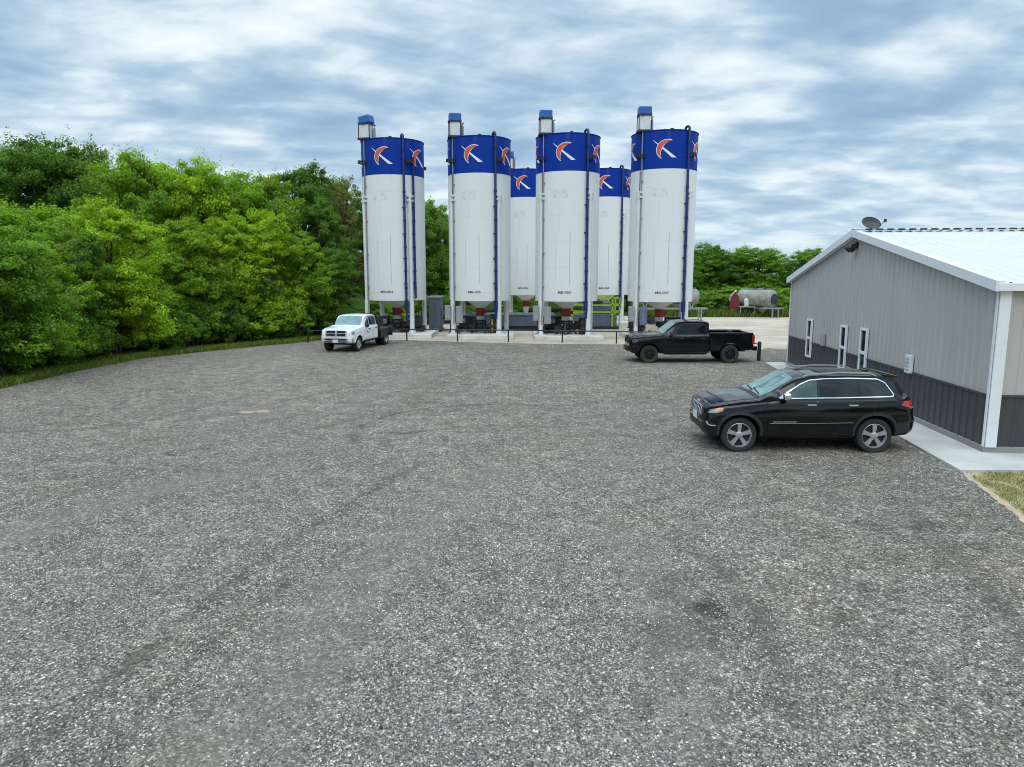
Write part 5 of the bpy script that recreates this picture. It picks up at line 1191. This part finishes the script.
def leaf_quads(rs, P, Nrm, size, jit):
    """one folded leaf per point: rhombus base, side, tip, side"""
    n = len(P); nn = Nrm + rs.normal(size=(n, 3)) * jit; nn /= np.linalg.norm(nn, axis=1, keepdims=True)
    t = rs.normal(size=(n, 3)); t -= nn * (t * nn).sum(1, keepdims=True); t /= np.linalg.norm(t, axis=1, keepdims=True); b = np.cross(nn, t)
    s = (size * (0.55 + 0.9 * rs.rand(n)))[:, None]; w = s * (0.30 + 0.18 * rs.rand(n, 1))
    V = np.stack([P - t * s * 0.5, P + b * w + nn * s * 0.10, P + t * s * 0.5 - nn * s * 0.08, P - b * w + nn * s * 0.10], 1).reshape(-1, 3)
    return V
def make_tree(seed, H, Wd, lobes, leaves, leaf, base=0.16, sparse=0.0, stems=1):
    rs = np.random.RandomState(seed); rnd = random.Random(seed)
    C = []; zc0 = H * base
    for i in range(lobes):
        f = (i + 0.5) / lobes; z = zc0 + (H - zc0) * (0.10 + 0.80 * f ** 0.85)
        rel = (z - zc0) / (H - zc0); env = Wd * 0.5 * (0.55 + 0.9 * rel - 1.25 * rel ** 2 + 0.12) if rel < 0.9 else Wd * 0.14
        a = i * 2.399 + rnd.uniform(-0.5, 0.5); rr = env * rnd.uniform(0.35, 0.85)
        rad = Wd * rnd.uniform(0.15, 0.25) * (1.0 - 0.25 * rel)
        C.append((rr * math.cos(a), rr * math.sin(a), min(z, H - rad * 0.75), rad))
    C.append((rnd.uniform(-.3, .3), rnd.uniform(-.3, .3), H - Wd * 0.13, Wd * 0.16))
    cl = []
    for cx, cy, cz, rad in C:                      # twig clumps over every lobe
        k = int(26 * (rad / (Wd * 0.2)) ** 2 * (1 - sparse))
        d = rs.normal(size=(k, 3)); d /= np.linalg.norm(d, axis=1, keepdims=True); d[:, 2] = np.where(d[:, 2] < -0.45, -d[:, 2], d[:, 2])
        r = rad * (0.45 + 0.75 * rs.rand(k, 1)); cl.append(np.concatenate([np.array([cx, cy, cz]) + d * r * np.array([1, 1, 0.82]), rad * (0.22 + 0.26 * rs.rand(k, 1)), d], 1))
    cl = np.concatenate(cl); cl = cl[cl[:, 2] > 0.15]
    per = max(8, leaves // len(cl)); n = len(cl) * per; idx = np.repeat(np.arange(len(cl)), per)
    d = rs.normal(size=(n, 3)); d /= np.linalg.norm(d, axis=1, keepdims=True); rr = rs.rand(n, 1) ** 0.45
    P = cl[idx, :3] + d * rr * cl[idx, 3:4] * np.array([1.15, 1.15, 0.62])
    # drooping sprays that break the outline
    m = n // 26; j = rs.randint(0, len(cl), m); tt = rs.rand(m, 1); od = cl[j, 4:7] + rs.normal(size=(m, 3)) * 0.15; od[:, 2] += 0.25 * rs.rand(m)
    P2 = cl[j, :3] + od * (cl[j, 3:4] * (0.6 + 0.5 * tt)) + rs.normal(size=(m, 3)) * 0.04
    Nn = d * 0.75 + cl[idx, 4:7] * 0.35 + np.array([0, 0, 0.55]); N2 = od * 0.3 + np.array([0, 0, 0.7])
    P = np.concatenate([P, P2]); Nn = np.concatenate([Nn, N2]); ok = P[:, 2] > 0.05; P, Nn = P[ok], Nn[ok]
    V = leaf_quads(rs, P, Nn, leaf, 0.45); F = np.arange(len(V)).reshape(-1, 4)
    crown = np_mesh('crown', V, F); crown.materials.append(MT['leaf'])
    t = MB(); top = H * 0.80
    for s_ in range(stems):
        ox, oy = (rnd.uniform(-.5, .5), rnd.uniform(-.5, .5)) if stems > 1 else (0, 0)
        pts = [(ox * .3 + math.sin(k * 1.3 + seed) * 0.10 * k / 2 + ox * k / 4, oy * .3 + math.cos(k * 1.7 + seed) * 0.10 * k / 2 + oy * k / 4, top * k / 6 - 0.1) for k in range(7)]
        r0 = 0.022 * H / math.sqrt(stems); t.tube(pts, r0, 8, [r0 * (1.25 - 0.17 * k) for k in range(7)])
    for cx, cy, cz, rad in C:
        z0 = max(0.15 * H, cz - 0.35 * H * rnd.uniform(0.6, 1.0)); k = z0 / top * 6
        p = Vector((0, 0, z0)); q = Vector((cx, cy, cz)); mid = p.lerp(q, 0.5) + Vector((rnd.uniform(-.2, .2), rnd.uniform(-.2, .2), 0.25))
        r0 = 0.010 * H; t.tube([p, mid, q], r0, 6, [r0, r0 * 0.7, r0 * 0.35])
        for e in range(3):
            a = rnd.uniform(0, 6.28); w = q + Vector((math.cos(a) * rad * 0.9, math.sin(a) * rad * 0.9, rad * rnd.uniform(0.1, 0.9))); t.tube([q.lerp(mid, 0.2), w], r0 * 0.3, 5, [r0 * 0.35, r0 * 0.12])
    tm = bpy.data.meshes.new('trunk'); tm.from_pydata(t.v, [], t.f); tm.update(); tm.materials.append(MT['bark']); tm.shade_smooth()
    return tm, crown
KINDS = {
    'tall': [make_tree(s, 10.0, 8.0, 20, 52000, 0.130, 0.12) for s in (1, 2, 3)],
    'mid': [make_tree(s, 7.0, 6.0, 17, 46000, 0.100, 0.02, stems=3) for s in (11, 12, 13, 14)],
    'dry': [make_tree(s, 9.0, 5.0, 12, 5000, 0.13, 0.18, 0.5) for s in (21,)],
    'shrub': [make_tree(s, 2.2, 2.6, 9, 9500, 0.085, 0.0, stems=4) for s in (31, 32, 33)],
}
SIZE = {'tall': (10.0, 8.0), 'mid': (7.0, 6.0), 'dry': (9.0, 5.0), 'shrub': (2.2, 2.6)}
protos = {}
TR = random.Random(77)
BRIGHT = (0.26, 0.40, 0.022); FRESH = (0.20, 0.345, 0.026); MIDG = (0.14, 0.275, 0.028); DARK = (0.098, 0.205, 0.026); OLIVE = (0.18, 0.20, 0.06)
def tree(kind, x, y, h, w, tint, label, group, rz=None, z=0.0):
    v = TR.randrange(len(KINDS[kind])); key = (kind, v)
    if key not in protos:
        r = empty('bush' if kind == 'shrub' else 'tree')
        for nm, me in zip(('trunk', 'crown'), KINDS[kind][v]): link_mesh(nm, me, None, r)
        protos[key] = r; o = r
    else: o = copy_tree(protos[key])
    H, Wd = SIZE[kind]; o.location = (x, y, z); o.scale = (w / Wd, w / Wd, h / H); o.rotation_euler = (0, 0, TR.uniform(0, 6.28) if rz is None else rz)
    j = TR.uniform(0.88, 1.12)
    for c in o.children:
        if c.name.startswith('crown'): c.color = (tint[0] * j, tint[1] * j, tint[2] * j, 1)
    cat = 'bush' if kind == 'shrub' else 'tree'
    tag(o, label, cat, group); return o
def X_at(px, Y): return (px - 512) / 710 * (Y * 0.9885)
def h_at(py, Y): return 3.9 + (275 - py) * Y / 710
ORD = 'first second third fourth fifth sixth seventh eighth ninth tenth eleventh twelfth thirteenth fourteenth fifteenth sixteenth seventeenth eighteenth nineteenth twentieth twenty-first twenty-second twenty-third twenty-fourth twenty-fifth'.split()
# first rank, right at the gravel edge: (bearing, distance, top, width, kind, tint)
def rank(rows, what, group):
    rows = sorted(rows, key=lambda r: r[0])
    for i, (px, Y, top, w, kind, tint) in enumerate(rows):
        tree(kind, X_at(px, Y), Y, h_at(top, Y), w, tint, what.format(ORD[i]), group)
rank([(-60, 25, 215, 5.5, 'mid', MIDG), (-12, 26.5, 222, 5.2, 'mid', MIDG), (32, 29.0, 240, 4.6, 'mid', FRESH), (72, 31.5, 232, 4.6, 'mid', MIDG), (112, 34.0, 207, 5.6, 'mid', BRIGHT), (152, 37.5, 250, 4.6, 'mid', FRESH),
      (186, 39.5, 222, 5.2, 'mid', FRESH), (224, 41.5, 224, 5.4, 'mid', BRIGHT), (262, 43.5, 214, 6.2, 'mid', BRIGHT), (298, 46.0, 236, 5.4, 'mid', FRESH), (331, 48.5, 250, 5.0, 'mid', DARK)],
     'bushy green tree at the gravel edge, {} from the left of the front rank', 'trees at the gravel edge')
rank([(-35, 33, 205, 7.0, 'tall', MIDG), (12, 34.5, 206, 6.5, 'mid', FRESH), (55, 36.5, 210, 6.6, 'mid', FRESH), (98, 39.5, 206, 5.4, 'mid', FRESH), (140, 42.0, 163, 6.4, 'tall', FRESH), (165, 44.0, 174, 6.2, 'mid', FRESH),
      (188, 44.5, 169, 6.4, 'tall', BRIGHT), (213, 46.5, 182, 6.2, 'mid', FRESH), (238, 47.0, 180, 6.6, 'tall', FRESH), (268, 49.0, 180, 6.6, 'tall', FRESH), (318, 52.0, 205, 6.4, 'mid', DARK)],
     'fresh green tree rising behind the front rank of trees, {} from the left', 'trees of the second rank')
rank([(14, 48, 156, 7.6, 'tall', DARK), (48, 49, 149, 8.2, 'tall', DARK), (80, 49, 155, 7.0, 'tall', DARK), (122, 52, 198, 7.0, 'tall', DARK), (160, 54, 186, 8, 'tall', DARK), (205, 56, 190, 8, 'tall', DARK), (252, 57, 192, 8, 'tall', DARK),
      (302, 55, 173, 8.6, 'tall', DARK), (336, 58, 186, 7, 'tall', MIDG), (368, 62, 205, 8, 'tall', DARK)],
     'tall dark green tree in the rear rank of the left wood, {} from the left', 'tall trees of the rear rank')
rank([(347, 54, 180, 4.6, 'dry', OLIVE)], 'thin half-bare olive tree just left of the leftmost silo', None)
rank([(402, 66, 210, 7.5, 'tall', DARK), (426, 64, 204, 6.4, 'tall', MIDG), (446, 67, 212, 6.4, 'mid', MIDG), (468, 72, 226, 8, 'tall', DARK), (505, 76, 238, 9, 'tall', DARK), (545, 78, 243, 9, 'tall', DARK), (590, 80, 244, 9, 'tall', DARK), (629, 78, 236, 8, 'tall', MIDG), (655, 82, 246, 8, 'tall', DARK)],
     'dark green tree beyond the silos, {} from the left of that rank', 'trees beyond the silos')
rank([(680, 84, 247, 8, 'tall', MIDG), (702, 80, 245, 7.2, 'mid', MIDG), (718, 83, 251, 7.2, 'tall', DARK), (737, 85, 257, 7.4, 'mid', FRESH), (757, 82, 249, 7.6, 'tall', MIDG), (781, 86, 262, 8, 'mid', FRESH), (810, 83, 250, 7.6, 'tall', MIDG), (842, 85, 256, 9, 'mid', MIDG), (880, 84, 262, 10, 'tall', DARK)],
     'green tree beyond the back yard tank trailers, {} from the left', 'trees beyond the back yard')
rank([(690, 76, 292, 5, 'mid', FRESH), (712, 75, 290, 5, 'mid', MIDG), (733, 76, 286, 5, 'mid', FRESH), (760, 77, 284, 5.5, 'mid', MIDG), (786, 76, 288, 5, 'mid', FRESH)],
     'low bushy tree behind the tank trailer, {} from the left', 'low trees behind the tank trailer')
# undergrowth
ED = [Vector((x, y, 0)) for x, y in EDGE[1:]]
def along(t):
    L = [(b - a).length for a, b in zip(ED[:-1], ED[1:])]; T = t * sum(L)
    for (a, b), l in zip(zip(ED[:-1], ED[1:]), L):
        if T <= l or b is ED[-1]:
            p = a.lerp(b, min(1, T / l)); d = (b - a).normalized(); return p, Vector((-d.y, d.x, 0))
        T -= l
k = 0; rows = []
for i in range(25):
    p, nrm = along(0.20 + 0.80 * (i + TR.uniform(-.3, .3)) / 25); q = p + nrm * TR.uniform(1.3, 2.3); rows.append((q.x, q.y, TR.uniform(1.3, 2.6), TR.uniform(2.0, 2.9), TR.choice([MIDG, FRESH, DARK, MIDG])))
for i, (x, y, h, w, t_) in enumerate(sorted(rows, key=lambda r: r[0] / r[1])):
    tree('shrub', x, y, h, w, t_, 'low leafy bush along the grassy gravel edge, {} from the left'.format(ORD[i]), 'bushes along the gravel edge')
rows = []
for i in range(62):
    p, nrm = along(0.15 + 0.85 * ((i % 20) + 0.5) / 20); q = p + nrm * (TR.uniform(5.5, 8) if i < 20 else TR.uniform(10, 15) if i < 34 else TR.uniform(2.8, 4.6)); rows.append((q.x, q.y, TR.uniform(2.6, 4.0), TR.uniform(3.0, 4.2)))
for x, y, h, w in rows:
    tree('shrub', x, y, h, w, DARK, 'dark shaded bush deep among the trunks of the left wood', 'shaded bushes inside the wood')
rows = [(X_at(px, Y), Y, TR.uniform(1.3, 2.4), TR.uniform(3, 4.5)) for px, Y in ((682, 71), (697, 70), (708, 71), (720, 70), (728, 72), (745, 72), (762, 72), (778, 70), (790, 71), (805, 70), (430, 57), (444, 58), (418, 58), (520, 64), (600, 66), (390, 54), (375, 52), (460, 60))]
for x, y, h, w in rows:
    tree('shrub', x, y, h, w, TR.choice([FRESH, MIDG]), 'low green bush along the far border of the pale yard', 'bushes along the far border of the yard')

def blades(name, pts, hmin, hmax, wd, stops, seed, lean=0.5):
    rs = np.random.RandomState(seed); n = len(pts); a = rs.rand(n) * 6.283; h = hmin + (hmax - hmin) * rs.rand(n) ** 1.6; w = wd * (0.6 + 0.8 * rs.rand(n))
    dx, dy = np.cos(a), np.sin(a); le = h * lean * (0.3 + rs.rand(n)); b = rs.rand(n) * 6.283
    P = np.stack([pts[:, 0], pts[:, 1], np.zeros(n)], -1); S = np.stack([dx * w, dy * w, np.zeros(n)], -1)
    M1 = P + np.stack([np.cos(b) * le * 0.35, np.sin(b) * le * 0.35, h * 0.6], -1); T = P + np.stack([np.cos(b) * le, np.sin(b) * le, h], -1)
    V = np.stack([P - S, P + S, M1 + S * 0.7, T, M1 - S * 0.7], 1).reshape(-1, 3); F = np.arange(n * 5).reshape(-1, 5)
    g = G(name); k = g.n('ShaderNodeNewGeometry').outputs['Random Per Island']
    pn = g.noise(g.coord(), 1.6, 4); kk = g.math('ADD', g.math('MULTIPLY', k, 0.5), g.math('MULTIPLY', pn, 0.5))
    c = g.ramp(kk, stops); g.set(c, 0.6, 0, 0.2)
    o = link_mesh(name, np_mesh(name, V, F), g.m); return tag(o, kind='stuff')
rs = np.random.RandomState(5); pts = []
for i in range(52000):
    p, nrm = along(rs.rand() * 1.0); q = p + nrm * (abs(rs.normal()) * 0.75 - 0.18); pts.append((q.x, q.y))
blades('verge_grass', np.array(pts), 0.04, 0.30, 0.012, [(0.2, (0.05, 0.10, 0.015)), (0.45, (0.11, 0.19, 0.022)), (0.62, (0.19, 0.27, 0.035)), (0.85, (0.32, 0.30, 0.10))], 5)
n = 60000; x = 7.0 + 7.5 * rs.rand(n); y = 8.5 + 5.22 * rs.rand(n)
lim = np.interp(y, [5, 8.2, 11, 13.74], [5.98, 7.2, 8.36, 9.06]); d = 0.6 * hash_noise(x * 1.1, y * 1.1, 8) + 0.4 * hash_noise(x * 4, y * 4, 9); ok = (x > lim) & (rs.rand(n) < np.clip((d - 0.30) / 0.32, 0.05, 1))
blades('lawn_grass', np.stack([x[ok], y[ok]], -1), 0.02, 0.07, 0.006, [(0.25, (0.13, 0.17, 0.03)), (0.46, (0.24, 0.27, 0.06)), (0.58, (0.42, 0.37, 0.17)), (0.85, (0.58, 0.48, 0.30))], 6, 0.9)
n = 26000; x = 12 + 24 * rs.rand(n); y = 66.3 + 6 * rs.rand(n)
blades('yard_weeds', np.stack([x, y], -1), 0.2, 0.9, 0.03, [(0.2, (0.05, 0.09, 0.015)), (0.5, (0.10, 0.16, 0.025)), (0.8, (0.18, 0.22, 0.05))], 7)

# unseen wood added behind the camera to darken the vehicles' reflections: one foliage mass
rs = np.random.RandomState(9); VV = []
src = KINDS['tall'][0][1]; co = np.empty(len(src.vertices) * 3, np.float32); src.vertices.foreach_get('co', co); co = co.reshape(-1, 4, 3)[::6]
for k in range(22):
    a = rs.rand() * 6.28; ca, sa = math.cos(a), math.sin(a); s_ = 0.95 + 0.4 * rs.rand(); P = co * s_ * np.array([1.25, 1.25, 1.0])
    ctr = P.mean(1, keepdims=True); P = ctr + (P - ctr) * 2.2
    Q = np.stack([P[..., 0] * ca - P[..., 1] * sa - 75 + 7.2 * k + rs.normal(), P[..., 0] * sa + P[..., 1] * ca - 48 + 3 * rs.normal(), P[..., 2]], -1); VV.append(Q.reshape(-1, 3))
VV = np.concatenate(VV).astype(np.float32); o = link_mesh('reflection_wood', np_mesh('reflection_wood', VV, np.arange(len(VV)).reshape(-1, 4)), MT['leaf']); o.color = (*MIDG, 1); tag(o, kind='stuff')
